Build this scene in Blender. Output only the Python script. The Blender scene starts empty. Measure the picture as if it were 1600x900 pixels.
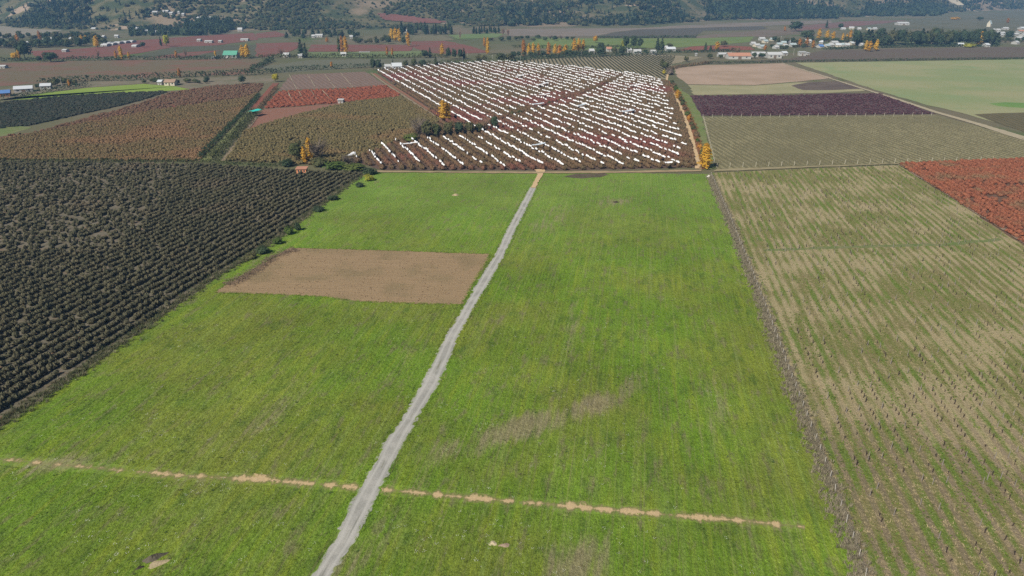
import bpy, math, random
import numpy as np
from mathutils import Vector

# ------------------------------------------------------------------ camera, light, exposure
F, H, YH = 1100.0, 65.0, -24.0                       # focal length in photo pixels, flying height, horizon row
TH = math.atan((450 - YH) / F)                       # downward pitch
S = bpy.context.scene
cam = bpy.data.cameras.new('camera'); cam.sensor_width = 36; cam.lens = F / 1600 * 36
cam.clip_start = 0.5; cam.clip_end = 30000
co = bpy.data.objects.new('camera', cam); S.collection.objects.link(co)
co.location = (0, 0, H); co.rotation_euler = (math.pi / 2 - TH, 0, 0); S.camera = co

SUN_EL, SUN_AZ = math.radians(41), math.radians(219)  # sun stands behind the camera to the left
w = bpy.data.worlds.new('World'); S.world = w; w.use_nodes = True
wn = w.node_tree.nodes; wl = w.node_tree.links; wn.clear()
sky = wn.new('ShaderNodeTexSky'); sky.sky_type = 'NISHITA'; sky.sun_disc = False
sky.sun_elevation = SUN_EL; sky.sun_rotation = SUN_AZ; sky.altitude = 200
bg = wn.new('ShaderNodeBackground'); bg.inputs[1].default_value = 0.05
wo = wn.new('ShaderNodeOutputWorld'); wl.new(sky.outputs[0], bg.inputs[0]); wl.new(bg.outputs[0], wo.inputs[0])
sl = bpy.data.lights.new('sun', 'SUN'); sl.energy = 5.0; sl.angle = math.radians(0.5); sl.color = (1.0, 0.95, 0.86)
so = bpy.data.objects.new('sun', sl); S.collection.objects.link(so)
ld = Vector((-math.sin(SUN_AZ) * math.cos(SUN_EL), -math.cos(SUN_AZ) * math.cos(SUN_EL), -math.sin(SUN_EL)))
so.rotation_euler = ld.to_track_quat('-Z', 'Y').to_euler(); so.location = (-200, -300, 500)
S.view_settings.view_transform = 'Standard'; S.view_settings.look = 'None'
S.view_settings.exposure = 0.25; S.view_settings.gamma = 1.0; S.view_settings.use_curve_mapping = False
S.cycles.use_denoising = False; S.cycles.max_bounces = 4; S.cycles.diffuse_bounces = 2; S.cycles.transparent_max_bounces = 4; S.cycles.volume_bounces = 0
HAZE = 0.00016

rng = np.random.default_rng(7); random.seed(7)
C = S.collection
sA = math.sin

# ------------------------------------------------------------------ geometry of the ground survey
def G(px, py, z=0.0):
    "ground point seen at a photo pixel"
    a = (px - 800) / F; b = (450 - py) / F
    dy = math.cos(TH) + b * math.sin(TH); dz = -math.sin(TH) + b * math.cos(TH)
    t = (z - H) / dz
    return np.array([a * t, dy * t])
def P(x, y, z=0.0):
    x = np.asarray(x, float); y = np.asarray(y, float); z = np.asarray(z, float) - H
    d = y * math.cos(TH) - z * math.sin(TH); u = y * math.sin(TH) + z * math.cos(TH)
    d = np.where(d < 1, 1, d)
    return 800 + F * x / d, 450 - F * u / d
def ppm(py):
    return (py - YH) * math.cos(TH) / H
def inframe(x, y, m=90):
    u, v = P(x, y, 0); return (u > -m) & (u < 1600 + m) & (v > -m) & (v < 900 + m)
def poly(px): return np.array([G(*p) for p in px])
def pip(pts, pol):
    x, y = pts[:, 0], pts[:, 1]; ins = np.zeros(len(pts), bool); n = len(pol); j = n - 1
    for i in range(n):
        xi, yi = pol[i]; xj, yj = pol[j]
        c = ((yi > y) != (yj > y)) & (x < (xj - xi) * (y - yi) / (yj - yi + 1e-12) + xi)
        ins ^= c; j = i
    return ins
def hsh(i, j, s):
    v = np.sin(i * 127.1 + j * 311.7 + s * 74.7) * 43758.5453
    return v - np.floor(v)
def vn(x, y, s=0):
    xi = np.floor(x); yi = np.floor(y); fx = x - xi; fy = y - yi
    fx = fx * fx * (3 - 2 * fx); fy = fy * fy * (3 - 2 * fy)
    return (hsh(xi, yi, s) * (1 - fx) + hsh(xi + 1, yi, s) * fx) * (1 - fy) + (hsh(xi, yi + 1, s) * (1 - fx) + hsh(xi + 1, yi + 1, s) * fx) * fy
def fbm(x, y, s=0, o=4):
    x = np.asarray(x, float); y = np.asarray(y, float); r = 0; a = .5; t = 0
    for k in range(o):
        r = r + a * vn(x, y, s + k); t += a; x = x * 2.03 + 5.1; y = y * 2.03 + 1.7; a *= .5
    return r / t
def seg_dist(pts, line):
    "distance of points to a polyline"
    best = np.full(len(pts), 1e9)
    for a, b in zip(line[:-1], line[1:]):
        d = b - a; t = np.clip(((pts - a) @ d) / (d @ d), 0, 1)
        best = np.minimum(best, np.hypot(*(pts - (a + t[:, None] * d)).T))
    return best

# hills: where the valley floor ends, photo column -> row of the foot of the slope
FOOT = [(-900, 30), (-300, 34), (0, 39), (60, 42), (200, 47), (420, 49), (560, 47), (700, 43), (800, 43), (1000, 42), (1100, 34), (1300, 29), (1420, 24), (1600, 15), (1900, 12), (2500, 14)]
_f = np.array([G(*p) for p in FOOT]); FAZ = np.arctan2(_f[:, 0], _f[:, 1]); FD = np.hypot(_f[:, 0], _f[:, 1])
KN = np.array([-645.0, 1290.0])                       # the knoll with houses
def terrain(x, y):
    x = np.asarray(x, float); y = np.asarray(y, float)
    d = np.hypot(x, y); az = np.arctan2(x, y)
    s = d - np.interp(az, FAZ, FD)
    r = np.clip(s / 160, 0, 1)
    n1 = fbm(x / 420, y / 420, 3); n2 = fbm(x / 150, y / 150, 9)
    h = np.where(s > 0, s * (0.05 + 0.20 * n1) * (0.35 + 0.65 * r) + 34 * (n2 - 0.45) * r, s * 0.05)
    h = h + np.clip(s - 700, 0, 3000) * .10 * n1
    k = np.exp(-(((x - KN[0]) / 150) ** 2 + ((y - KN[1]) / 95) ** 2)) * 27
    k2 = np.exp(-(((x + 300) / 190) ** 2 + ((y - 1390) / 120) ** 2)) * 16
    h = h + k + k2 - 0.6
    return np.where(h > 90, 90 + 90 * (1 - np.exp(-(h - 90) / 90)), h)
def GH(px, py):
    "point of the terrain or plain seen at a photo pixel"
    a = (px - 800) / F; b = (450 - py) / F
    dy = math.cos(TH) + b * math.sin(TH); dz = -math.sin(TH) + b * math.cos(TH)
    t = np.arange(700, 4200, 2.0)
    x = a * t; y = dy * t; z = H + dz * t
    k = np.nonzero(z <= np.maximum(terrain(x, y), 0))[0]
    i = k[0] if len(k) else len(t) - 1
    return np.array([x[i], y[i], max(float(terrain(x[i], y[i])), 0.0)])

# ------------------------------------------------------------------ object helpers
def tag(o, label=None, cat=None, group=None, kind=None):
    if label: o['label'] = label
    if cat: o['category'] = cat
    if group: o['group'] = group
    if kind: o['kind'] = kind
    return o
def mesh(name, v, f, mat=None):
    me = bpy.data.meshes.new(name); me.from_pydata([tuple(map(float, p)) for p in v], [], [tuple(map(int, q)) for q in f])
    if mat: me.materials.append(mat)
    me.update(); return me
def qmesh(name, v, k, mat):
    "mesh of loose faces with k corners each, from an array of corners"
    n = len(v); nf = n // k; me = bpy.data.meshes.new(name)
    me.vertices.add(n); me.vertices.foreach_set('co', np.asarray(v, np.float32).ravel())
    me.loops.add(n); me.loops.foreach_set('vertex_index', np.arange(n, dtype=np.int32))
    me.polygons.add(nf); me.polygons.foreach_set('loop_start', np.arange(0, n, k, dtype=np.int32))
    me.materials.append(mat); me.update(calc_edges=True); return me
def obj(name, me, parent=None, loc=None):
    o = bpy.data.objects.new(name, me); C.objects.link(o)
    if parent: o.parent = parent
    if loc is not None: o.location = loc
    return o
def empty(name, loc, rz=0, sc=(1, 1, 1)):
    o = bpy.data.objects.new(name, None); C.objects.link(o); o.location = loc
    o.rotation_euler = (0, 0, rz); o.scale = sc; return o
def boxv(x0, x1, y0, y1, z0, z1):
    v = [(x0, y0, z0), (x1, y0, z0), (x1, y1, z0), (x0, y1, z0), (x0, y0, z1), (x1, y0, z1), (x1, y1, z1), (x0, y1, z1)]
    return v, [(0, 3, 2, 1), (4, 5, 6, 7), (0, 1, 5, 4), (1, 2, 6, 5), (2, 3, 7, 6), (3, 0, 4, 7)]
class MB:
    def __init__(s): s.v = []; s.f = []
    def add(s, v, f):
        n = len(s.v); s.v += list(v); s.f += [tuple(i + n for i in q) for q in f]; return s
    def box(s, *a): return s.add(*boxv(*a))
    def rod(s, a, b, r0, r1, n=5):
        a = np.array(a, float); b = np.array(b, float); d = b - a; d /= np.linalg.norm(d) + 1e-9
        u = np.cross(d, (0.3, 0.5, 0.81)); u /= np.linalg.norm(u); q = np.cross(d, u)
        v = []
        for p, r in ((a, r0), (b, r1)):
            for i in range(n):
                t = 2 * math.pi * i / n; v.append(p + r * (math.cos(t) * u + math.sin(t) * q))
        f = [(i, (i + 1) % n, n + (i + 1) % n, n + i) for i in range(n)] + [tuple(range(n - 1, -1, -1)), tuple(range(n, 2 * n))]
        return s.add(v, f)
    def me(s, name, mat): return mesh(name, s.v, s.f, mat)
    def build(s, name, mat, parent=None, loc=None): return obj(name, s.me(name, mat), parent, loc)

# ------------------------------------------------------------------ materials
class NT:
    def __init__(s, name):
        s.m = bpy.data.materials.new(name); s.m.use_nodes = True; s.t = s.m.node_tree; s.t.nodes.clear()
        s.out = s.t.nodes.new('ShaderNodeOutputMaterial'); s._p = None
    def n(s, ty): return s.t.nodes.new(ty)
    def put(s, sock, v):
        if isinstance(v, bpy.types.NodeSocket): s.t.links.new(v, sock)
        elif isinstance(v, (tuple, list)) and len(v) == 3 and sock.type == 'RGBA': sock.default_value = (*v, 1)
        else: sock.default_value = v
    def pos(s):
        if s._p is None: s._p = s.n('ShaderNodeNewGeometry').outputs['Position']
        return s._p
    def rand(s): return s.n('ShaderNodeObjectInfo').outputs['Random']
    def mp(s, vec, rz=0.0, sc=(1, 1, 1), loc=(0, 0, 0)):
        m = s.n('ShaderNodeMapping'); s.put(m.inputs[0], vec)
        m.inputs['Location'].default_value = loc; m.inputs['Rotation'].default_value = (0, 0, rz); m.inputs['Scale'].default_value = sc
        return m.outputs[0]
    def rows(s, ang, su, sv):
        "coordinates across and along rows that run at ang degrees east of straight ahead"
        return s.mp(s.mp(s.pos(), math.radians(ang)), 0, (su, sv, 1))
    def noise(s, vec, sc, det=3.0, ro=.55, dist=0.0):
        n = s.n('ShaderNodeTexNoise'); s.put(n.inputs['Vector'], vec); n.inputs['Scale'].default_value = sc
        n.inputs['Detail'].default_value = det; n.inputs['Roughness'].default_value = ro; n.inputs['Distortion'].default_value = dist
        return n.outputs[0]
    def vor(s, vec, sc):
        n = s.n('ShaderNodeTexVoronoi'); s.put(n.inputs['Vector'], vec); n.inputs['Scale'].default_value = sc
        return n.outputs['Distance']
    def ma(s, op, a, b=0.0, c=0.0):
        n = s.n('ShaderNodeMath'); n.operation = op; s.put(n.inputs[0], a); s.put(n.inputs[1], b); s.put(n.inputs[2], c); return n.outputs[0]
    def th(s, v, lo, hi):
        "smooth threshold"
        n = s.n('ShaderNodeMapRange'); n.interpolation_type = 'SMOOTHSTEP'; s.put(n.inputs[0], v)
        n.inputs[1].default_value = lo; n.inputs[2].default_value = hi; return n.outputs[0]
    def mix(s, f, a, b):
        n = s.n('ShaderNodeMix'); n.data_type = 'RGBA'; s.put(n.inputs[0], f); s.put(n.inputs[6], a); s.put(n.inputs[7], b); return n.outputs[2]
    def mul(s, c, v):
        n = s.n('ShaderNodeMix'); n.data_type = 'RGBA'; n.blend_type = 'MULTIPLY'; n.inputs[0].default_value = 1
        s.put(n.inputs[6], c); s.put(n.inputs[7], v); return n.outputs[2]
    def gray(s, v, lo, hi):
        n = s.n('ShaderNodeMapRange'); s.put(n.inputs[0], v); n.inputs[3].default_value = lo; n.inputs[4].default_value = hi; return n.outputs[0]
    def sep(s, v):
        n = s.n('ShaderNodeSeparateXYZ'); s.put(n.inputs[0], v); return n.outputs
    def ell(s, cx, cy, ang, a, b):
        "1 in the middle of an oriented ellipse on the ground, falling to 0 at its rim and below outside"
        v = s.mp(s.pos(), 0, (1, 1, 0), (-cx, -cy, 0)); v = s.mp(v, math.radians(ang), (1, 1, 0)); v = s.mp(v, 0, (1 / a, 1 / b, 0))
        l = s.n('ShaderNodeVectorMath'); l.operation = 'LENGTH'; s.put(l.inputs[0], v)
        return s.ma('SUBTRACT', 1.0, l.outputs['Value'])
    def surf(s, col, rough=.95, bump=None, bs=.5, bd=.1, spec=.1, metal=0):
        p = s.n('ShaderNodeBsdfPrincipled'); s.put(p.inputs['Base Color'], col); p.inputs['Roughness'].default_value = rough
        p.inputs['Specular IOR Level'].default_value = spec; p.inputs['Metallic'].default_value = metal
        if bump is not None:
            b = s.n('ShaderNodeBump'); b.inputs['Strength'].default_value = bs; b.inputs['Distance'].default_value = bd
            s.put(b.inputs['Height'], bump); s.t.links.new(b.outputs[0], p.inputs['Normal'])
        s.t.links.new(p.outputs[0], s.out.inputs[0]); return s.m
    def leaf(s, col, tr=.3):
        d = s.n('ShaderNodeBsdfDiffuse'); s.put(d.inputs[0], col); t = s.n('ShaderNodeBsdfTranslucent'); s.put(t.inputs[0], col)
        m = s.n('ShaderNodeMixShader'); m.inputs[0].default_value = tr
        s.t.links.new(d.outputs[0], m.inputs[1]); s.t.links.new(t.outputs[0], m.inputs[2]); s.t.links.new(m.outputs[0], s.out.inputs[0]); return s.m

def leafmat(name, *cols, tr=.3, patch=None, k=1.5):
    cols = [tuple(min(.75, q * k) for q in c) for c in cols]
    if patch: patch = (*patch[:3], tuple(q * k for q in patch[3]))
    t = NT(name); r = t.rand(); c = cols[0]
    for i, k in enumerate(cols[1:]):
        f = t.th(t.ma('FRACT', t.ma('MULTIPLY', r, 3.7 * (i + 1))), .25, .75); c = t.mix(t.ma('MULTIPLY', f, 1 / (i + 1)), c, k)
    if patch: c = t.mix(t.th(t.noise(t.pos(), patch[0], 3), patch[1], patch[2]), c, patch[3])
    g = t.gray(t.noise(t.pos(), 1.3, 2), .6, 1.4); c = t.mul(c, g)
    return t.leaf(c, tr)
def plain(name, col, rough=.7, var=.25, sc=.6, spec=.2, metal=0):
    t = NT(name); c = t.mul(col, t.gray(t.noise(t.pos(), sc, 5), 1 - var, 1 + var)); return t.surf(c, rough, spec=spec, metal=metal)

ROW = 9.7
def grass_col(t):
    p = t.pos(); rs = t.rows(ROW, 1.0, .11); rs2 = t.rows(ROW, 3.2, .07)
    big = t.noise(p, .028, 4); mid = t.noise(t.rows(ROW, 1, .40), .42, 5, .65); stk = t.noise(rs, .55, 3); stk2 = t.noise(rs2, .6, 2); fine = t.noise(p, 2.2, 4, .7)
    c = t.mix(t.ma('MULTIPLY', t.th(big, .40, .62), .8), (.120, .200, .022), (.152, .172, .032))
    c = t.mix(t.ma('MULTIPLY', t.th(stk, .48, .70), .55), c, (.205, .242, .030))
    c = t.mix(t.ma('MULTIPLY', t.th(mid, .50, .68), .70), c, (.072, .118, .024))
    c = t.mix(t.ma('MULTIPLY', t.th(stk2, .56, .76), .55), c, (.150, .142, .066))
    far = t.th(t.sep(p)[1], 150, 240); c = t.mix(t.ma('MULTIPLY', far, .6), c, (.135, .215, .045))
    ln = t.noise(t.rows(ROW, 2.6, .018), 1.0, 3, .6); ln2 = t.noise(t.rows(ROW, 1.3, .02), 1.0, 2, .5)
    c = t.mix(t.ma('MULTIPLY', t.th(ln, .54, .70), .5), c, (.205, .230, .070)); c = t.mix(t.ma('MULTIPLY', t.th(ln, .42, .30), .40), c, (.100, .130, .030))
    c = t.mix(t.ma('MULTIPLY', t.th(ln2, .54, .70), .35), c, (.180, .235, .060))
    # old dead growth, an area worn or sprayed at some time
    d = None
    for a in DRY:
        e = t.ell(*a[:5]); e = t.ma('MULTIPLY', t.th(e, -1.1, .9), a[5]); d = e if d is None else t.ma('MAXIMUM', d, e)
    dn = t.ma('ADD', t.ma('MULTIPLY', t.noise(t.rows(ROW, 1, .11), 1.0, 4, .62), .95), d)
    c = t.mix(t.ma('MULTIPLY', t.th(dn, .66, 1.02), .66), c, (.250, .195, .135))
    c = t.mix(t.ma('MULTIPLY', t.th(t.noise(t.rows(ROW, 1, .3), .5, 6, .72), .52, .66), .6), c, (.160, .140, .078))
    dr = t.ma('SINE', t.ma('MULTIPLY', t.ma('ADD', t.sep(t.rows(ROW, 1, 1))[0], t.ma('MULTIPLY', t.noise(p, .12, 2), 1.1)), 2 * math.pi / .82)); c = t.mul(c, t.gray(t.ma('MULTIPLY', t.ma('MULTIPLY_ADD', dr, .5, .5), t.th(t.noise(p, .05, 3), .42, .66)), 1.05, .87))
    c = t.mul(c, t.gray(t.noise(p, .035, 4, .6), .72, 1.46))
    c = t.mul(c, t.gray(t.noise(t.rows(ROW, 1, .45), 1.1, 4, .7), .62, 1.38))
    return t.mul(c, t.gray(t.noise(t.rows(ROW, 1, .6), 4.2, 4, .75), .2, 1.8)), fine
def _d(px, py, ang, a, b, k): g = G(px, py); return (float(g[0]), float(g[1]), ang, a, b, k)
DRY = [_d(815, 668, 60, 3.2, 9, .55), _d(930, 632, 55, 3.2, 6.5, .5), _d(715, 700, 60, 3.0, 8, .38), _d(985, 605, 30, 2.5, 5, .4), _d(895, 515, 8, 2, 14, .32), _d(905, 880, 40, 3.6, 5, .52), _d(560, 870, 30, 2.5, 6, .34), _d(1120, 640, 12, 3, 14, .30), _d(430, 640, 20, 3, 12, .32),
       _d(860, 345, 20, 6, 20, .30), _d(780, 500, 12, 4, 14, .22), _d(1010, 690, 10, 4, 14, .2), _d(440, 795, 70, 2, 6, .3), _d(400, 560, 30, 8, 5, .2), _d(90, 725, 80, 2.5, 8, .42), _d(640, 560, 15, 2, 14, .25), _d(960, 315, 60, 4, 8, .4)]
t = NT('meadow_grass'); c, fi = grass_col(t); M_GRASS = t.surf(c, 1, t.noise(t.rows(ROW, 1, .5), 2.2, 5, .7), .9, .45, 0)
t = NT('grass_blades'); c, fi = grass_col(t); c = t.mul(c, t.gray(t.rand(), 1.0, 2.0)); M_BLADE = t.leaf(c, .45)

def xattr(t): a_ = t.n('ShaderNodeAttribute'); a_.attribute_name = 'across'; return a_.outputs['Fac']
t = NT('gravel'); n = t.noise(t.pos(), 4.5, 5, .75); c = t.mix(t.th(t.noise(t.pos(), .35, 4), .35, .7), (.36, .345, .31), (.27, .262, .235))
c = t.mul(c, t.gray(n, .6, 1.4)); c = t.mix(t.th(t.noise(t.rows(9.6, 1.6, .07), .8, 3), .58, .72), c, (.21, .205, .175))
ax = t.ma('ABSOLUTE', xattr(t)); rut = t.th(t.ma('ABSOLUTE', t.ma('SUBTRACT', ax, .45)), .22, .05); c = t.mix(t.ma('MULTIPLY', rut, .6), c, (.42, .405, .365))
mid = t.ma('MULTIPLY', t.th(ax, .20, .02), t.th(t.noise(t.rows(9.6, 1, .2), .7, 4), .50, .64)); c = t.mix(t.ma('MULTIPLY', mid, .75), c, (.16, .16, .105))
edge = t.ma('ADD', ax, t.ma('MULTIPLY', t.ma('SUBTRACT', t.noise(t.rows(9.6, 1, .28), 1.1, 5, .72), .5), 1.5)); gc, _ = grass_col(t); c = t.mix(t.th(edge, .80, .98), c, gc); M_GRAVEL = t.surf(c, .95, n, .6, .08)
t = NT('sand_line'); n = t.noise(t.pos(), 3, 5, .7); ax = t.ma('ABSOLUTE', xattr(t)); gc, _ = grass_col(t)
seg = t.noise(t.rows(97, 1, .0), .9, 2, .5); seg = t.noise(t.mp(t.mp(t.pos(), math.radians(7)), 0, (.42, .12, 1)), 1.0, 3, .6); rg = t.noise(t.pos(), 2.6, 6, .78)
lft = t.th(t.sep(t.pos())[0], -62, -44)
sv = t.ma('ADD', t.ma('ADD', t.ma('MULTIPLY', t.ma('SUBTRACT', seg, .5), 7.5), t.ma('MULTIPLY', t.ma('SUBTRACT', rg, .5), 3.2)), t.ma('SUBTRACT', t.ma('MULTIPLY_ADD', t.ma('SUBTRACT', lft, t.th(t.sep(t.pos())[0], 31, 39)), .75, -.58), t.ma('MULTIPLY', ax, 1.9)))
c = t.mix(t.ma('MULTIPLY', t.th(sv, -1.6, -.3), .8), gc, (.175, .145, .070)); c = t.mix(t.th(sv, -.55, .15), c, t.mul((.47, .345, .190), t.gray(n, .6, 1.3))); M_SLINE = t.surf(c, 1, n, .5, .1)
t = NT('ploughed_soil'); n = t.noise(t.pos(), 2.5, 5, .7); st = t.noise(t.rows(96, 2.6, .07), 1.0, 4, .6)
c = t.mix(t.th(st, .35, .7), (.262, .184, .104), (.302, .212, .122)); c = t.mix(t.ma('MULTIPLY', t.th(t.noise(t.pos(), .11, 4), .45, .7), .6), c, (.185, .145, .075))
c = t.mul(c, t.gray(n, .6, 1.4)); M_PLOUGH = t.surf(c, 1, t.ma('ADD', n, st), .8, .25)
t = NT('bare_sand'); n = t.noise(t.pos(), 3, 5, .7); c = t.mul((.50, .36, .205), t.gray(n, .65, 1.3)); M_SAND = t.surf(c, 1, n, .5, .1)
t = NT('vineyard_ground')
st = t.ma('SINE', t.ma('MULTIPLY', t.sep(t.rows(ROW, 1, 1))[0], 2 * math.pi / 2.07))
nz = t.noise(t.rows(ROW, 1, .13), .55, 5, .66); f2 = t.noise(t.pos(), 2.6, 5, .75); bn = t.noise(t.pos(), .045, 4)
sm = t.ma('ADD', t.ma('ADD', nz, t.ma('MULTIPLY', st, .092)), t.ma('MULTIPLY', t.ma('SUBTRACT', f2, .5), .40))
c = t.mix(t.th(t.noise(t.rows(ROW, 1, .2), .5, 4), .40, .66), (.150, .155, .045), (.195, .165, .075))
c = t.mix(t.ma('MULTIPLY', t.th(t.ma('ADD', t.noise(t.rows(ROW, .8, .16), .5, 4, .6), t.ma('MULTIPLY', st, -.10)), .52, .66), .9), c, (.115, .165, .028))
c = t.mix(t.ma('MULTIPLY', t.th(t.ma('ADD', sm, t.ma('MULTIPLY', t.ma('SUBTRACT', bn, .5), 1.1)), .42, .68), .82), c, (.350, .285, .165))
near = t.ma('MULTIPLY', t.th(t.sep(t.pos())[1], 112, 82), t.th(st, -.1, .6)); c = t.mix(t.ma('MULTIPLY', near, .6), c, (.185, .135, .100))
sp = t.noise(t.rows(ROW, 1, .5), 3.4, 5, .8); c = t.mix(t.ma('MULTIPLY', t.th(sp, .55, .68), .7), c, (.42, .35, .23)); c = t.mix(t.ma('MULTIPLY', t.th(sp, .46, .34), .65), c, (.075, .070, .034))
c = t.mul(c, t.gray(f2, .5, 1.55)); M_VINEG = t.surf(c, 1, f2, .8, .3)

def rowfield(name, ang, sp, ca, cb, cc=None, fine=.5, patch=.03):
    "farmed ground with alternating plant rows and alleys at their real spacing"
    t = NT(name); u = t.sep(t.rows(ang, 1, 1))[0]; st = t.ma('SINE', t.ma('MULTIPLY', u, 2 * math.pi / sp))
    n = t.noise(t.rows(ang, 1, .25), .5, 4, .65)
    c = t.mix(t.th(t.ma('ADD', n, t.ma('MULTIPLY', st, .16)), .36, .64), ca, cb)
    if cc: c = t.mix(t.ma('MULTIPLY', t.th(t.noise(t.pos(), patch, 4), .45, .65), .85), c, cc)
    f = t.noise(t.pos(), 1.1, 4, .7); c = t.mul(c, t.gray(f, 1 - fine, 1 + fine)); return t.surf(c, 1, f, .6, .4)
def turf(name, ca, cb, sc=.05, fine=.35, cc=None):
    t = NT(name); c = t.mix(t.th(t.noise(t.pos(), sc, 5, .6), .35, .65), ca, cb)
    if cc: c = t.mix(t.th(t.noise(t.pos(), sc * 2.3, 4), .56, .68), c, cc)
    f = t.noise(t.pos(), .9, 5, .7); c = t.mul(c, t.gray(f, 1 - fine, 1 + fine)); return t.surf(c, 1, f, .5, .3)

# ------------------------------------------------------------------ ground, hills
lv = [0]
def rag(pts, step=None, amp=None, close=True, seed=0):
    out = []; n = len(pts); r = np.random.default_rng(int(abs(pts[0][0] * 13 + pts[0][1] * 7)) + seed)
    for i in range(n if close else n - 1):
        a, b = pts[i], pts[(i + 1) % n]; d = b - a; L = np.hypot(*d); D = np.hypot(*(a + b)) / 2
        k = int(min(160, max(1, L / (step or max(1.2, D * .012))))); nn = np.array([-d[1], d[0]]) / (L + 1e-9)
        out.append(a)
        for j in range(1, k): out.append(a + d * j / k + nn * r.normal(0, 1) * (amp or D * .0011))
    return np.array(out)
def field(name, px, mat, label, cat='field', world=None, jag=True, z=None, **kw):
    lv[0] += 1; z = .004 * lv[0] if z is None else z
    p = poly(px) if world is None else world
    if jag: p = rag(p, **kw)
    me = mesh(name, [(x, y, z) for x, y in p], [tuple(range(len(p)))], mat)
    if me.polygons[0].normal.z < 0: me.flip_normals()
    o = obj(name, me); return tag(o, label, cat, kind='structure')

gm = turf('valley_ground', (.10, .105, .05), (.15, .125, .08), .006, .3, (.085, .11, .04))
R = 5200; n = 24; gv = []; gf = []
for i in range(n + 1):
    for j in range(n + 1): gv.append((-R + 2 * R * j / n, -600 + (R + 600) * i / n, 0))
for i in range(n):
    for j in range(n): a = i * (n + 1) + j; gf.append((a, a + 1, a + n + 2, a + n + 1))
tag(obj('ground', mesh('ground', gv, gf, gm)), 'flat valley floor of brown and green farmland', 'ground', kind='structure')

t = NT('hillside'); p = t.pos(); nb = t.noise(p, .006, 5, .6); nm = t.noise(p, .03, 4, .6)
c = t.mix(t.th(nm, .42, .62), (.050, .062, .028), (.125, .108, .055)); c = t.mix(t.th(nb, .50, .62), c, (.210, .160, .105))
c = t.mix(t.th(t.noise(t.mp(p, 0, (1, 1, 1), (300, 90, 0)), .014, 4, .6), .60, .66), c, (.30, .225, .16))
c = t.mul(c, t.gray(t.noise(p, .4, 4), .6, 1.4)); M_HILL = t.surf(c, 1)
na, nr = 260, 110; hv = []; hf = []
azs = np.linspace(math.radians(-62), math.radians(62), na); rs = 1000 + (4300 - 1000) * np.linspace(0, 1, nr) ** 1.5
for r_ in rs:
    x = r_ * np.sin(azs); y = r_ * np.cos(azs); z = terrain(x, y)
    hv += list(zip(x, y, z))
for i in range(nr - 1):
    for j in range(na - 1): a = i * na + j; hf.append((a, a + 1, a + na + 1, a + na))
ho = obj('hills', mesh('hills', hv, hf, M_HILL)); ho.data.polygons.foreach_set('use_smooth', [True] * len(ho.data.polygons))
tag(ho, 'low wooded hills closing the valley behind the fields', 'hills', kind='structure')

# ------------------------------------------------------------------ fields (photo outlines turned into ground coordinates)
MEADOW = [(569, 269), (700, 270), (840, 271), (950, 270), (1108, 272), (1135, 335), (1200, 500), (1262, 660), (1330, 840), (1380, 980), (420, 1000), (-260, 1000), (-260, 850), (0, 668), (230, 512), (330, 440), (440, 372), (500, 322)]
field('meadow', MEADOW, M_GRASS, 'green rough meadow on both sides of the gravel path', 'meadow', step=1.2, amp=.3)
BROWN = [(452, 387), (600, 391), (766, 397), (745, 434), (722, 476), (640, 474), (560, 471), (500, 463), (430, 460), (333, 457), (390, 424)]
field('ploughed_field', BROWN, M_PLOUGH, 'bare brown ploughed plot left of the gravel path', step=1.0, amp=.18)
LORCH = [(-260, 256), (0, 253), (150, 254), (330, 258), (480, 268), (566, 272), (500, 318), (440, 362), (330, 430), (230, 502), (0, 655), (-300, 860)]
field('orchard_ground', LORCH, turf('orchard_soil', (.105, .092, .062), (.15, .13, .095), .2, .45, (.17, .11, .07)), 'dark earth under the dense dark green orchard')
VINE = [(1113, 270), (1250, 264), (1404, 258), (1500, 317), (1600, 380), (1900, 560), (1900, 980), (1385, 980), (1335, 840), (1268, 660), (1206, 500), (1140, 335)]
field('vineyard_ground', VINE, M_VINEG, 'straw and green striped ground of the pruned vineyard', step=1.2, amp=.25)
REDF = [(1406, 257), (1500, 253), (1600, 250), (1900, 243), (1900, 545), (1600, 384), (1500, 318)]
field('berry_ground', REDF, turf('berry_soil', (.10, .06, .04), (.15, .09, .06), .2, .4), 'reddish earth under the rust red berry bushes')
WHITE = [(548, 252), (600, 232), (645, 212), (694, 190), (590, 114), (604, 107), (700, 101), (790, 98), (900, 107), (1000, 119), (1043, 128), (1066, 185), (1088, 262), (900, 266), (600, 266)]
field('cherry_orchard_ground', WHITE, turf('cherry_soil', (.085, .062, .045), (.115, .075, .058), .1, .4), 'dark earth under the orchard with white rain covers')
F10 = [(352, 252), (384, 205), (430, 190), (482, 176), (545, 161), (628, 152), (660, 172), (692, 190), (645, 212), (600, 232), (546, 252), (480, 258)]
field('olive_orchard_ground', F10, turf('olive_soil', (.085, .075, .04), (.11, .09, .05), .1, .4), 'olive brown earth under the orchard beside the golden poplars')
F8 = [(-300, 268), (0, 218), (60, 209), (180, 183), (300, 165), (385, 153), (402, 146), (360, 195), (312, 252), (160, 252), (0, 251), (-300, 256)]
field('brown_orchard_ground', F8, turf('brown_orchard_soil', (.09, .075, .045), (.12, .085, .055), .1, .4), 'brown earth under the broad orchard left of the farm track')
field('red_brown_field', [(-300, 266), (0, 214), (60, 206), (130, 186), (200, 168), (268, 145), (340, 134), (412, 131), (404, 145), (385, 152), (300, 164), (180, 182), (60, 208), (0, 217)], rowfield('red_brown_rows', 57, 2.6, (.12, .075, .048), (.165, .082, .055), (.17, .068, .045)), 'reddish brown strip of low bushes behind the broad orchard')
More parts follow.
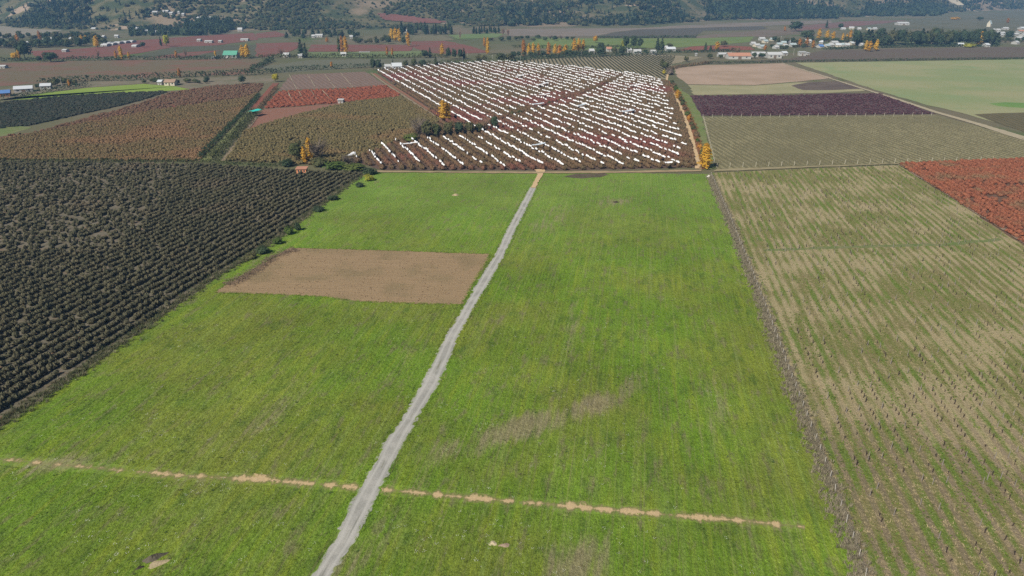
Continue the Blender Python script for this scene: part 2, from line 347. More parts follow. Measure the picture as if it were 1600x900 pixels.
field('dark_field', [(-300, 190), (0, 161), (100, 151), (180, 146), (266, 143), (200, 163), (130, 178), (50, 196), (-300, 240)], rowfield('dark_rows', 62, 2.4, (.040, .046, .034), (.058, .056, .042)), 'dark grey green field behind the reddish strip')
field('pasture', [(-200, 166), (15, 156), (50, 148), (130, 138), (225, 131), (275, 135), (300, 140), (262, 142), (160, 147), (60, 154)], turf('bright_pasture', (.17, .24, .045), (.20, .27, .05), .03, .2), 'bright green pasture behind the dark field', 'pasture')  # the grass itself is bright green
field('grass_patch', [(-200, 205), (0, 198), (30, 197), (50, 199), (10, 212), (-200, 240)], turf('green_verge', (.12, .16, .05), (.17, .17, .08), .1, .3), 'small green patch at the corner of the dark field', 'grass')
field('brown_field', [(-400, 108), (0, 98), (90, 95), (280, 93), (398, 92), (412, 98), (395, 108), (390, 116), (270, 120), (180, 124), (90, 128), (0, 135), (-400, 160)], rowfield('brown_gray_rows', 70, 4, (.125, .104, .062), (.150, .115, .070), (.175, .092, .065)), 'wide grey brown field below the red far fields')
field('farm_verge', [(0, 140), (60, 132), (180, 126), (300, 122), (420, 119), (440, 120), (415, 131), (340, 133), (300, 139), (275, 134), (225, 130), (130, 137), (50, 147), (0, 156)], turf('dry_verge', (.14, .13, .08), (.19, .155, .11), .06, .3), 'dry grass verge with bushes behind the bright pasture', 'verge')
field('vine_field', [(436, 141), (446, 128), (456, 117), (570, 112), (586, 122), (602, 133), (540, 137)], rowfield('gray_rows', -24, 3.2, (.155, .108, .082), (.195, .135, .105)), 'grey vine field with pale post lines above the red block')
field('red_field', [(414, 170), (425, 155), (438, 143), (540, 139), (602, 134), (628, 151), (545, 160), (480, 165)], rowfield('red_rows', -24, 3.0, (.19, .075, .050), (.21, .080, .052), (.17, .085, .06)), 'bright red brown block of low bushes with pale lines')
field('mauve_field', [(381, 205), (398, 184), (412, 171), (480, 166), (548, 160), (482, 175), (430, 189)], rowfield('mauve_rows', 60, 2.4, (.235, .105, .070), (.20, .115, .08)), 'mauve brown strip below the bright red block')
field('grey_green_field', [(404, 104), (440, 100), (480, 94), (600, 92), (694, 90), (702, 96), (660, 99), (560, 105), (480, 112), (425, 115)], rowfield('grey_green_rows', 75, 4, (.115, .118, .078), (.135, .13, .088)), 'grey green field between the hedge and the farm buildings')
field('back_vineyard', [(772, 98), (830, 93), (900, 90), (1000, 86), (1062, 87), (1100, 90), (1050, 100), (1044, 112), (1040, 124), (1000, 117), (900, 105), (830, 100)], turf('back_vine_soil', (.21, .18, .11), (.24, .20, .13), .03, .2), 'vineyard with dark and pale lines behind the white orchard')
field('tan_field', [(1054, 106), (1100, 102), (1225, 99), (1300, 122), (1240, 128), (1180, 133), (1075, 132), (1058, 120)], turf('tan_soil', (.30, .22, .155), (.36, .265, .195), .03, .3), 'bare tan field right of the white orchard')
field('stubble_field', [(1075, 133), (1180, 134), (1242, 129), (1322, 129), (1352, 142), (1300, 145), (1085, 149)], turf('pale_stubble', (.25, .235, .13), (.30, .27, .155), .05, .2), 'pale green stubble strip below the tan field')
field('dark_mound', [(1236, 134), (1262, 129), (1305, 127), (1335, 134), (1352, 139), (1300, 141), (1255, 141)], turf('dark_soil', (.10, .075, .062), (.13, .10, .08), .08, .3), 'dark earth patch at the corner by the pale road', 'soil')
field('purple_field', [(1078, 150), (1100, 150), (1240, 149), (1300, 146), (1376, 146), (1420, 162), (1462, 178), (1300, 180), (1096, 181)], rowfield('purple_rows', 8, 2.6, (.055, .032, .036), (.090, .048, .052), (.105, .075, .075)), 'dark purple bush field beside the green verge')
field('trellis_field', [(1097, 183), (1300, 182), (1462, 180), (1530, 198), (1600, 217), (1900, 290), (1900, 240), (1600, 247), (1404, 255), (1250, 261), (1120, 264), (1108, 222)], rowfield('trellis_rows', -5, 2.6, (.130, .118, .060), (.250, .220, .120), (.145, .130, .068), .4, .012), 'olive trellis vineyard below the purple field')
field('verge', [(1044, 130), (1062, 138), (1078, 151), (1096, 182), (1106, 222), (1119, 264), (1100, 266), (1078, 200), (1062, 160)], turf('bright_verge', (.125, .165, .05), (.165, .175, .07), .1, .35), 'bright green verge right of the earth track', 'verge')
field('green_plain', [(1242, 98), (1400, 96), (1600, 93), (2000, 90), (2000, 330), (1600, 204), (1500, 176), (1440, 162), (1376, 143), (1325, 126)], turf('pale_plain', (.205, .240, .110), (.270, .262, .140), .012, .32, (.20, .245, .115)), 'wide pale green pasture on the right', 'pasture')
field('olive_block', [(1522, 179), (1560, 177), (1600, 176), (1900, 174), (1900, 300), (1600, 207), (1560, 193)], rowfield('olive_rows', 10, 3, (.095, .085, .045), (.13, .105, .055)), 'olive brown block at the right edge beside the pale road')
field('bright_patch', [(1545, 162), (1570, 160), (1600, 161), (1700, 162), (1700, 172), (1600, 169), (1560, 166)], turf('clover', (.12, .21, .06), (.14, .23, .06), .05, .2), 'brighter green patch in the pale pasture', 'grass')
field('umber_field', [(1092, 99), (1180, 95), (1235, 92), (1262, 84), (1285, 79), (1360, 77), (1600, 73), (2000, 68), (2000, 88), (1600, 91), (1400, 94), (1240, 96)], rowfield('umber_rows', 88, 4, (.105, .082, .062), (.130, .098, .075), (.12, .10, .068)), 'dark umber field in front of the long wood')
field('far_grey_field', [(930, 58), (960, 51), (1000, 46), (1100, 43), (1185, 40), (1200, 44), (1180, 47), (1098, 48), (1086, 58), (1000, 60)], rowfield('far_grey_rows', 15, 5, (.085, .078, .062), (.10, .09, .07)), 'dark grey field before the pine covered hill')
field('far_pale_field', [(780, 50), (800, 45), (1000, 44), (1060, 40), (1200, 34), (1300, 32), (1300, 36), (1180, 41), (1000, 46), (960, 50), (930, 57), (800, 57)], turf('pale_mauve', (.205, .165, .130), (.165, .14, .11), .02, .15), 'pale mauve bare field at the foot of the hill')
field('far_green_field', [(820, 74), (835, 60), (930, 60), (1086, 60), (1180, 57), (1170, 66), (1120, 70), (1060, 74), (900, 78)], turf('far_green', (.12, .165, .05), (.15, .185, .06), .03, .15), 'far green field behind the golden poplars')
field('far_red_plot', [(1055, 79), (1080, 73), (1130, 71), (1172, 73), (1180, 78), (1100, 80)], rowfield('far_red_rows', 20, 4, (.19, .07, .048), (.22, .085, .055)), 'small red plot right of the white farm')
field('far_brown_field', [(1090, 56), (1180, 48), (1240, 46), (1250, 52), (1200, 58), (1170, 57), (1086, 60)], turf('far_brown', (.17, .125, .095), (.14, .115, .08), .02, .2), 'brown far field left of the round dark tree')
field('far_rose_field', [(1255, 40), (1330, 33), (1420, 32), (1380, 37), (1330, 42), (1262, 47), (1240, 50)], turf('far_rose', (.18, .095, .075), (.15, .10, .08), .02, .2), 'rose brown far field behind the village')
field('far_olive_field', [(1380, 37), (1430, 30), (1480, 24), (1600, 18), (1900, 16), (1900, 52), (1600, 50), (1540, 46), (1450, 44), (1400, 48), (1330, 42)], turf('far_olive', (.105, .105, .065), (.13, .12, .075), .015, .2), 'far olive plain behind the long wood')
field('red_far_field', [(45, 80), (110, 77), (160, 73), (206, 64), (300, 57), (396, 51), (404, 62), (340, 71), (268, 74), (225, 82), (150, 91), (62, 93)], rowfield('red_far_rows', 65, 4, (.165, .072, .056), (.19, .080, .060), (.15, .09, .065)), 'long dull red far field behind the white sheds')
field('red_far_field', [(228, 91), (290, 82), (345, 79), (320, 84), (290, 90)], bpy.data.materials['red_far_rows'], 'small dull red wedge left of the green roofed shed')
field('moss_field', [(205, 90), (230, 83), (272, 74), (345, 71), (405, 70), (400, 88), (350, 90), (300, 90), (320, 84), (345, 79), (290, 81), (228, 90)], rowfield('moss_rows', 65, 4, (.078, .082, .052), (.10, .098, .06)), 'dark moss green far field beside the red wedge')
field('red_far_field', [(400, 52), (430, 49), (450, 55), (446, 57), (400, 60)], bpy.data.materials['red_far_rows'], 'small dull red field at the foot of the hill, far left of centre')
field('red_far_field', [(400, 88), (400, 68), (470, 66), (470, 72), (455, 80), (410, 90)], bpy.data.materials['red_far_rows'], 'dull red field left of the tall dark cypress pair')
field('red_far_field', [(482, 81), (486, 70), (560, 70), (642, 70), (646, 73), (640, 80)], bpy.data.materials['red_far_rows'], 'long red strip behind the pair of tall golden poplars')
field('red_far_field', [(640, 72), (644, 65), (690, 63), (735, 72), (766, 82), (700, 85), (668, 82)], bpy.data.materials['red_far_rows'], 'red field right of the golden poplar clump')
field('olive_far_field', [(642, 64), (646, 57), (690, 55), (712, 63), (690, 64)], turf('olive_far', (.14, .13, .075), (.16, .14, .085), .03, .15), 'olive field above the red field right of the poplars')
field('lawn', [(481, 90), (482, 82), (540, 81), (660, 80), (664, 88), (600, 90)], turf('far_lawn', (.15, .175, .075), (.12, .155, .065), .03, .15), 'pale green playing field right of the dark cypresses', 'lawn')
field('far_green_strip', [(700, 55), (760, 52), (790, 53), (775, 59), (716, 61)], turf('far_green_b', (.12, .17, .06), (.14, .18, .07), .03, .1), 'green strip below the dark pine row')
field('pale_far_field', [(-300, 44), (0, 41), (46, 40), (52, 45), (100, 47), (60, 55), (0, 60), (-300, 66)], turf('pale_far', (.24, .205, .155), (.20, .185, .135), .02, .1), 'pale beige field at the far left below the hills')

# ------------------------------------------------------------------ roads, tracks, paths
def ribbon(name, pts, mat, label, cat, step=1.5, amp=.12, z=None):
    "a way given by left and right edge pixels for several rows"
    L = np.array([G(a, y) for a, b, y in pts]); Rr = np.array([G(b, y) for a, b, y in pts])
    l = rag(L, step, amp, False, 1); l = np.vstack([l, L[-1]]); r = rag(Rr, step, amp, False, 2); r = np.vstack([r, Rr[-1]])
    return field(name, None, mat, label, cat, world=np.vstack([l, r[::-1]]), jag=False, z=z)
PATH = [(440, 478, 990), (491, 521, 895), (522, 553, 847), (546, 584, 788), (583, 613, 727), (602, 634, 687), (625, 648, 660), (658, 686, 600), (684, 707, 550), (696, 715, 526), (723, 739, 483), (751, 769, 433), (773, 787, 400), (792, 805, 360), (808, 820, 330), (822, 832, 305), (829, 838, 292)]
def strip_mesh(name, Lf, Rt, mat, label, cat, z, step=.8, amp=.1, cols=(-1, -.6, 0, .6, 1), hump=0.0):
    "way with a cross coordinate from -1 to 1, so that its edges can break up into the grass"
    def res(a): 
        cm = np.r_[0, np.cumsum(np.hypot(*np.diff(Lf, axis=0).T))]; k = int(cm[-1] / step); q = np.linspace(0, cm[-1], k); return np.c_[np.interp(q, cm, a[:, 0]), np.interp(q, cm, a[:, 1])]
    A, B = res(Lf), res(Rt); v = []; ac = []; n_ = len(A); m_ = len(cols); r_ = np.random.default_rng(4)
    for i in range(n_):
        for q in cols: tq = (q + 1) / 2; pt = A[i] * (1 - tq) + B[i] * tq + (r_.normal(0, amp, 2) if abs(q) == 1 else 0); v.append((pt[0], pt[1], z + hump * (1 - q * q))); ac.append(q)
    f = [(i * m_ + j, i * m_ + j + 1, (i + 1) * m_ + j + 1, (i + 1) * m_ + j) for i in range(n_ - 1) for j in range(m_ - 1)]
    me = mesh(name, v, f, mat); me.attributes.new('across', 'FLOAT', 'POINT').data.foreach_set('value', np.array(ac, np.float32))
    if me.polygons[0].normal.z < 0: me.flip_normals()
    return tag(obj(name, me), label, cat, kind='structure')
strip_mesh('gravel_path', np.array([G(a_ - 1, y_) for a_, b_, y_ in PATH]), np.array([G(b_ + 1, y_) for a_, b_, y_ in PATH]), M_GRAVEL, 'straight grey gravel path running away through the meadow', 'path', .035, .6, .16, hump=.05)
ribbon('dirt_track', [(829, 837, 294), (835, 842, 283), (840, 848, 274), (838, 852, 268), (834, 850, 265)], M_SAND, 'short sandy end of the gravel path at the orchard', 'track', .8, .15)
field('dirt_track', [(585, 267), (700, 268.5), (840, 269), (1000, 267.5), (1096, 265.5), (1096, 268), (1000, 270.5), (840, 271.5), (700, 270.5), (572, 269.5)], plain('track_soil', (.30, .225, .135), 1, .35, .5, 0), 'narrow sandy track along the edge of the white orchard', 'track')
ribbon('earth_track', [(1086, 1097, 264), (1078, 1088, 230), (1070, 1079, 200), (1058, 1065, 165), (1046, 1051, 140), (1040, 1043, 127), (1042, 1045, 116)], M_SAND, 'sandy track down the right side of the white orchard', 'track')
ribbon('earth_bank', [(1097, 1102, 265), (1088, 1094, 230), (1079, 1085, 200), (1065, 1070, 165), (1051, 1055, 140), (1043, 1046, 127)], plain('red_earth', (.20, .095, .05), 1, .35, .4, 0), 'rust red strip of dead weeds beside the sandy track', 'bank')
ribbon('earth_track', [(684, 690, 187), (655, 660, 168), (625, 630, 148), (600, 604, 131), (578, 581, 114)], plain('tan_track', (.235, .185, .125), 1, .3, .4, 0), 'pale farm track left of the white orchard', 'track')
ribbon('earth_bank', [(690, 695, 186), (661, 667, 168), (631, 637, 148), (605, 610, 131), (582, 587, 115)], plain('pink_earth', (.22, .115, .075), 1, .3, .4, 0), 'reddish bank between the pale farm track and the orchard', 'bank')
ribbon('earth_track', [(345, 352, 252), (363, 369, 228), (384, 389, 203), (400, 404, 182)], bpy.data.materials['tan_track'], 'pale earth track beside the dark hedge on the left', 'track')
ribbon('grass_verge', [(312, 328, 252), (336, 348, 228), (360, 370, 203), (376, 384, 184), (386, 391, 174)], turf('verge_grass', (.15, .17, .06), (.19, .18, .09), .2, .3), 'pale green verge beside the dark hedge', 'verge')
ribbon('red_strip', [(390, 402, 172), (404, 414, 156), (418, 428, 140), (426, 436, 130)], bpy.data.materials['red_rows'], 'narrow red strip of bushes beyond the teal tarpaulin', 'field')
ribbon('gravel_road', [(1700, 1740, 250), (1590, 1612, 217), (1520, 1534, 194), (1455, 1465, 175), (1400, 1408, 156), (1352, 1358, 141), (1308, 1313, 127), (1270, 1274, 115), (1240, 1243, 105), (1220, 1223, 98.5)], plain('pale_road', (.34, .29, .20), 1, .2, .4, 0), 'pale road running diagonally between the right fields', 'road')
field('field_margin', [(1113, 269), (1250, 263), (1404, 257), (1404, 255.5), (1250, 261), (1120, 265)], plain('margin_soil', (.26, .22, .13), 1, .4, .5, 0), 'pale dry margin between the two vineyards', 'verge')
field('field_margin', [(1404, 258.5), (1500, 318), (1600, 382), (1900, 560), (1900, 545), (1600, 377), (1500, 315), (1407, 257)], plain('margin_soil_b', (.22, .165, .115), 1, .4, .5, 0), 'dusty brown margin along the red berry bushes', 'verge')
field('headland', [(1190, 390), (1300, 385), (1480, 380), (1560, 372), (1566, 375), (1500, 383), (1320, 388), (1195, 393)], turf('headland_grass', (.115, .155, .045), (.165, .165, .08), .35, .5), 'green grass lane crossing the pruned vineyard', 'grass', z=.025)
field('dead_patch', [(880, 276), (900, 271.5), (945, 271), (951, 273), (938, 277), (910, 279)], turf('dead_weeds', (.085, .07, .045), (.11, .085, .06), .3, .4), 'dark oval patch of dead weeds at the meadow end', 'weeds', z=.03)
for i, (xa, ya, xb, yb, lb) in enumerate([(452, 117, 465, 142, 'left pale post line in the grey vine field'), (480, 116, 495, 140, 'middle pale post line in the grey vine field'), (506, 115, 524, 138, 'right pale post line in the grey vine field'), (532, 114, 552, 137, 'last pale post line in the grey vine field'), (450, 145, 457, 160, 'first pale line across the red block'), (467, 144, 474, 158, 'second pale line across the red block'), (486, 143, 495, 157, 'third pale line across the red block'), (503, 142, 515, 155, 'fourth pale line across the red block')]):
    ribbon('post_line', [(xb - .4, xb + .4, yb), (xa - .3, xa + .3, ya)], bpy.data.materials['pale_road'], lb, 'lane', 6, .1, z=.9 if i > 3 else .35)
# broken line of bare sand across the meadow
line = [(-60, 716), (0, 718), (70, 724), (185, 735), (300, 744), (420, 750), (560, 762), (640, 769), (760, 780), (900, 792), (1060, 806), (1160, 814), (1258, 824)]
lw = np.array([G(*p) for p in line])
strip_mesh('sand_line', np.array([G(x, y - 9) for x, y in line]), np.array([G(x, y + 9) for x, y in line]), M_SLINE, 'broken line of bare sand crossing the whole meadow', 'sand', .024, .4, .1)

# ------------------------------------------------------------------ plant builders
def cloudmesh(name, pts, nrm, size, mat, r):
    n = len(pts); nrm = nrm / (np.linalg.norm(nrm, axis=1)[:, None] + 1e-9)
    a = np.cross(nrm, r.normal(size=(n, 3))); a /= np.linalg.norm(a, axis=1)[:, None] + 1e-9; b = np.cross(nrm, a)
    s1 = (size * r.uniform(.6, 1.3, n))[:, None]; s2 = (size * r.uniform(.45, .95, n))[:, None]
    v = np.stack([pts - a * s1, pts + b * s2 * r.uniform(.5, 1, (n, 1)), pts + a * s1, pts - b * s2], 1).reshape(-1, 3)
    return qmesh(name, v, 4, mat)
def blob(r, c, rad, k=8, m=5):
    "lumpy closed body as loose quads"
    g = np.zeros((m + 1, k, 3))
    for i in range(m + 1):
        for j in range(k):
            th = math.pi * i / m; ph = 2 * math.pi * j / k; q = 1 + .22 * math.sin(3 * ph + c[2] * 9 + i) + r.normal(0, .07)
            g[i, j] = c + rad * q * np.array([math.sin(th) * math.cos(ph), math.sin(th) * math.sin(ph), math.cos(th)])
    v = []
    for i in range(m):
        for j in range(k): v += [g[i, j], g[i + 1, j], g[i + 1, (j + 1) % k], g[i, (j + 1) % k]]
    return np.array(v)
def crown_pts(kind, n, r):
    nc = {'poplar': 16, 'broad': 12, 'conifer': 14, 'bush': 8, 'shrub': 9}[kind]
    k = np.arange(nc); u = (k + r.random(nc)) / nc; th = k * 2.4 + r.uniform(-.6, .6, nc)
    if kind == 'poplar':
        z = .10 + .84 * u; R_ = .125 * np.sin(np.pi * np.clip(.10 + .84 * u, 0, 1) ** .75) ** .7 + .01; c = np.stack([R_ * .55 * np.cos(th), R_ * .55 * np.sin(th), z], 1); sz = np.stack([R_ * .8, R_ * .8, np.full(nc, .085)], 1)
    elif kind == 'conifer':
        z = .08 + .88 * u; R_ = .22 * (1 - u) ** .8 + .015; c = np.stack([R_ * .5 * np.cos(th), R_ * .5 * np.sin(th), z], 1); sz = np.stack([R_ * .8, R_ * .8, np.full(nc, .07)], 1)
    elif kind == 'broad':
        z = .30 + .52 * u; R_ = .36 * np.sqrt(np.clip(1 - ((z - .55) / .42) ** 2, .05, 1)); c = np.stack([R_ * .72 * np.cos(th), R_ * .72 * np.sin(th), z], 1); sz = np.stack([r.uniform(.13, .2, nc), r.uniform(.13, .2, nc), r.uniform(.11, .17, nc)], 1)
    else:
        z = .22 + .5 * u; R_ = .42 * np.sqrt(np.clip(1 - ((z - .35) / .62) ** 2, .05, 1)); c = np.stack([R_ * .6 * np.cos(th), R_ * .6 * np.sin(th), z], 1); sz = np.stack([r.uniform(.2, .3, nc), r.uniform(.2, .3, nc), r.uniform(.16, .26, nc)], 1)
    i = r.integers(0, nc, n); d = r.normal(size=(n, 3)); d /= np.linalg.norm(d, axis=1)[:, None]
    p = c[i] + d * sz[i] * (r.random(n) ** .4)[:, None]; p[:, 2] = np.clip(p[:, 2], .02, 1.02)
    ctr = np.array([0, 0, {'poplar': .5, 'conifer': .45, 'broad': .5}.get(kind, .3)]); og = (p - ctr) * ([1, 1, .15] if kind in ('poplar', 'conifer') else [1, 1, 1]); og /= np.linalg.norm(og, axis=1)[:, None] + 1e-9
    nr = d * .6 + og * .8 + r.normal(size=(n, 3)) * .3 + np.array([0, 0, .45])
    return p, nr
_cm = {}
def crown(kind, mat, var, n, leaf):
    key = (kind, mat.name, var)
    if key not in _cm:
        r = np.random.default_rng(hash((kind, var)) % 1000 if False else (sum(map(ord, kind)) * 7 + var * 131)); p, nr = crown_pts(kind, n, r); me = cloudmesh('crown', p, nr, leaf, mat, r); body = {'poplar': ((0, 0, .50), (.075, .075, .40)), 'broad': ((0, 0, .56), (.27, .27, .27)), 'conifer': ((0, 0, .36), (.11, .11, .30)), 'shrub': ((0, 0, .36), (.34, .34, .34))}[kind]
        lv_ = np.zeros(len(me.vertices) * 3, np.float32); me.vertices.foreach_get('co', lv_); _cm[key] = qmesh('crown', np.vstack([lv_.reshape(-1, 3), blob(r, np.array(body[0]), np.array(body[1]))]), 4, mat)
    return _cm[key]
def twigs(mat, var, n=70):
    key = ('bare', mat.name, var)
    if key not in _cm:
        r = np.random.default_rng(var + 55); b = MB()
        for i in range(n):
            th = r.uniform(0, 6.28); s0 = np.array([0, 0, r.uniform(.12, .5)]); m = s0 + np.array([math.cos(th) * .2, math.sin(th) * .2, r.uniform(.12, .3)]) * r.uniform(.5, 1)
            e = m + np.array([math.cos(th) * .2, math.sin(th) * .2, r.uniform(.1, .4)]) * r.uniform(.4, .9) + r.normal(size=3) * .06; b.rod(s0, m, .012, .007, 3); b.rod(m, e, .007, .003, 3)
            for q in range(2): b.rod(m, m + (e - m) * .7 + r.normal(size=3) * .09, .005, .002, 3)
        _cm[key] = b.me('crown', mat)
    return _cm[key]
def trunkmesh(kind, mat):
    key = ('trunk', kind)
    if key not in _cm:
        b = MB(); top = {'poplar': .8, 'conifer': .85, 'broad': .5, 'bare': .55, 'shrub': .3}[kind]; r0 = {'shrub': .05}.get(kind, .026)
        b.rod((0, 0, -.02), (0.01, 0, top * .5), r0, r0 * .7, 6); b.rod((0.01, 0, top * .5), (0, .01, top), r0 * .7, r0 * .2, 6)
        if kind != 'poplar':
            for i in range(4): th = i * 1.7; b.rod((0.005, 0, top * (.4 + .1 * i)), (math.cos(th) * .2, math.sin(th) * .2, top * (.75 + .1 * i)), r0 * .45, r0 * .15, 4)
        _cm[key] = b.me('trunk', mat)
    return _cm[key]
M_BARK = plain('bark', (.13, .10, .075), 1, .3, 3, 0)
L = dict(gold=leafmat('golden_leaves', (.45, .28, .040), (.40, .23, .036), (.49, .33, .055), tr=.5),
         orange=leafmat('rusty_leaves', (.33, .155, .035), (.26, .12, .035), (.36, .19, .04), tr=.35),
         yellow=leafmat('yellow_leaves', (.33, .28, .03), (.24, .24, .04), tr=.4),
         dark=leafmat('evergreen_leaves', (.040, .058, .030), (.052, .068, .034), (.033, .048, .028)),
         pine=leafmat('pine_needles', (.020, .036, .022), (.028, .044, .024)),
         olive=leafmat('olive_leaves', (.062, .070, .030), (.085, .080, .038), (.048, .060, .026)),
         green=leafmat('green_leaves', (.060, .088, .024), (.085, .105, .030)),
         twig=plain('bare_twigs', (.155, .125, .100), 1, .2, 2, 0), pinktwig=plain('pinkish_twigs', (.25, .165, .12), 1, .2, 2, 0),
         brown=leafmat('brown_leaves', (.12, .085, .05), (.15, .105, .06)))
NAMES = {'poplar': 'poplar_tree', 'conifer': 'conifer_tree', 'broad': 'broadleaf_tree', 'bare': 'bare_tree', 'shrub': 'shrub'}
def tree(kind, mat, loc, hgt, wid, label, group=None, n=None, name=None):
    "hgt and wid in metres"
    base = {'poplar': .27, 'conifer': .42, 'broad': .86, 'bare': .85, 'shrub': 1.0}[kind]
    rz = rng.uniform(0, 6.28); s = wid / base
    o = empty(name or NAMES[kind], (float(loc[0]), float(loc[1]), float(loc[2]) if len(loc) > 2 else 0), rz, (s, s, hgt))
    v = int(rng.integers(0, 3)); m = L[mat]
    me = twigs(m, v) if kind == 'bare' else crown(kind, m, v, n or {'poplar': 420, 'conifer': 380, 'broad': 520, 'shrub': 420}[kind], {'poplar': .034, 'conifer': .045, 'broad': .058, 'shrub': .075}[kind])
    obj('trunk', trunkmesh(kind, M_BARK), o); obj('crown', me, o)
    return tag(o, label, 'shrub' if kind == 'shrub' else 'tree', group)
def ptree(kind, mat, px, py, hp, wp, label, group=None, ground=None):
    "tree standing at a photo point, its size read off the photo"
    g = G(px, py) if ground is None else ground; k = ppm(py)
    return tree(kind, mat, g, hp / k, wp / k, label, group)

# scatter masses through geometry nodes
def scatter(name, protos, pos, rz, sc, idx, label, cat, group=None, tilt=None):
    n = len(pos); me = bpy.data.meshes.new(name); me.vertices.add(n); me.vertices.foreach_set('co', np.asarray(pos, np.float32).ravel())
    ro = np.zeros((n, 3), np.float32); ro[:, 2] = rz
    if tilt is not None: ro[:, :2] = tilt
    s3 = np.asarray(sc, np.float32); s3 = np.repeat(s3[:, None], 3, 1) if s3.ndim == 1 else s3
    for nm, ty, ar in (('rot', 'FLOAT_VECTOR', ro), ('scl', 'FLOAT_VECTOR', s3)):
        me.attributes.new(nm, ty, 'POINT').data.foreach_set('vector', np.ascontiguousarray(ar, np.float32).ravel())
    me.attributes.new('idx', 'INT', 'POINT').data.foreach_set('value', np.asarray(idx, np.int32))
    o = obj(name, me); col = bpy.data.collections.new(name + '_kinds')
    for i, p in enumerate(protos): col.objects.link(bpy.data.objects.new('%s_kind_%02d' % (name, i), p))
    g = bpy.data.node_groups.new(name, 'GeometryNodeTree')
    g.interface.new_socket('Geometry', in_out='INPUT', socket_type='NodeSocketGeometry'); g.interface.new_socket('Geometry', in_out='OUTPUT', socket_type='NodeSocketGeometry')
    nd = g.nodes; lk = g.links; gi = nd.new('NodeGroupInput'); go = nd.new('NodeGroupOutput'); ip = nd.new('GeometryNodeInstanceOnPoints')
    ci = nd.new('GeometryNodeCollectionInfo'); ci.inputs['Collection'].default_value = col; ci.inputs['Separate Children'].default_value = True; ci.inputs['Reset Children'].default_value = True
    def na_(nm, ty): q = nd.new('GeometryNodeInputNamedAttribute'); q.data_type = ty; q.inputs['Name'].default_value = nm; return q.outputs['Attribute']
    e = nd.new('FunctionNodeEulerToRotation'); lk.new(na_('rot', 'FLOAT_VECTOR'), e.inputs[0]); lk.new(e.outputs[0], ip.inputs['Rotation'])
    lk.new(na_('scl', 'FLOAT_VECTOR'), ip.inputs['Scale']); lk.new(na_('idx', 'INT'), ip.inputs['Instance Index']); ip.inputs['Pick Instance'].default_value = True
    lk.new(gi.outputs[0], ip.inputs['Points']); lk.new(ci.outputs[0], ip.inputs['Instance']); lk.new(ip.outputs[0], go.inputs[0])
    o.modifiers.new('scatter', 'NODES').node_group = g
    return tag(o, label, cat, group, 'stuff')
def rowpts(pol, ang, rsp, psp, jr=.15, jp=.25, off=0.0):
    a = math.radians(ang); d = np.array([sA(a), math.cos(a)]); nn = np.array([math.cos(a), -sA(a)])
    u = pol @ nn; v = pol @ d; us = np.arange(math.floor(u.min() / rsp) * rsp + off, u.max() + rsp, rsp); vs = np.arange(v.min(), v.max(), psp)
    U, V = np.meshgrid(us, vs, indexing='ij'); U = U + rng.normal(0, jr, U.shape); V = V + rng.uniform(-jp, jp, V.shape) + rng.uniform(0, psp, (len(us), 1))
    p = U.ravel()[:, None] * nn + V.ravel()[:, None] * d
    return p[pip(p, pol)]
def planting(pts, protos, single, label1, cat, group, mass, label2, hs, ws, n_single=300, keep=.97, rz=None, z=0.0):
    "the plants that show largest become things of their own, the rest one mass"
    pts = pts[rng.random(len(pts)) < keep]; pts = pts[inframe(pts[:, 0], pts[:, 1], 160)]
    h = rng.uniform(*hs, len(pts)); w_ = rng.uniform(*ws, len(pts)); rot = rng.uniform(0, 6.28, len(pts)) if rz is None else np.full(len(pts), rz) + rng.normal(0, .06, len(pts)); ix = rng.integers(0, len(protos), len(pts))
    vis = inframe(pts[:, 0], pts[:, 1], -6); D = np.where(vis, np.hypot(pts[:, 0], pts[:, 1]), 1e9); o = np.argsort(D); one = o[:n_single]; rest = o[n_single:]
    for i in one:
        q = obj(single, protos[ix[i]], None, (pts[i, 0], pts[i, 1], z)); q.scale = (w_[i], w_[i], h[i]); q.rotation_euler = (0, 0, rot[i]); tag(q, label1, cat, group)
    if len(rest):
        P3 = np.c_[pts[rest], np.full(len(rest), z)]
        scatter(mass, protos, P3, rot[rest], np.c_[w_[rest], w_[rest], h[rest]], ix[rest], label2, cat)

def bushset(mat, kinds=4, n=190, leaf=.07, seed=0, kind='bush'):
    out = []
    for v in range(kinds):
        r = np.random.default_rng(900 + seed * 17 + v); p, nr = crown_pts(kind, n, r); me = cloudmesh('bush', p, nr, leaf, mat, r)
        if kind == 'bush':
            lv_ = np.zeros(len(me.vertices) * 3, np.float32); me.vertices.foreach_get('co', lv_); bv = blob(r, np.array([0, 0, .40]), np.array([.36, .36, .36]))
            bv[:, 2] = np.maximum(bv[:, 2], .02); me = qmesh('bush', np.vstack([lv_.reshape(-1, 3), bv]), 4, mat)
        out.append(me)
    return out

# left dark orchard
lo = poly(LORCH); pts = rowpts(lo, 13, 2.45, .95, .08, .2); thin = fbm((pts[:, 0] * .97 - pts[:, 1] * .22) / 5, (pts[:, 0] * .22 + pts[:, 1] * .97) / 26, 51); pts = pts[(thin < rng.uniform(.74, .9, len(pts))) | (np.hypot(*pts.T) < 165) | (pts[:, 0] > -95)]
pts = pts[(rng.random(len(pts)) < .70) | (pts[:, 0] > -105 - .25 * (pts[:, 1] - 180)) | (pts[:, 1] < 175)]
planting(pts, bushset(leafmat('dark_orchard_leaves', (.076, .074, .045), (.096, .090, .054), (.116, .102, .062), patch=(.03, .52, .74, (.140, .112, .074)))), 'orchard_bush', 'low round dark green bush in the near rows of the left orchard', 'bush', 'near bushes of the dark left orchard',
         'orchard_rows', 'dense rows of dark green bushes filling the left orchard', (.95, 1.75), (1.05, 1.75), keep=.98)
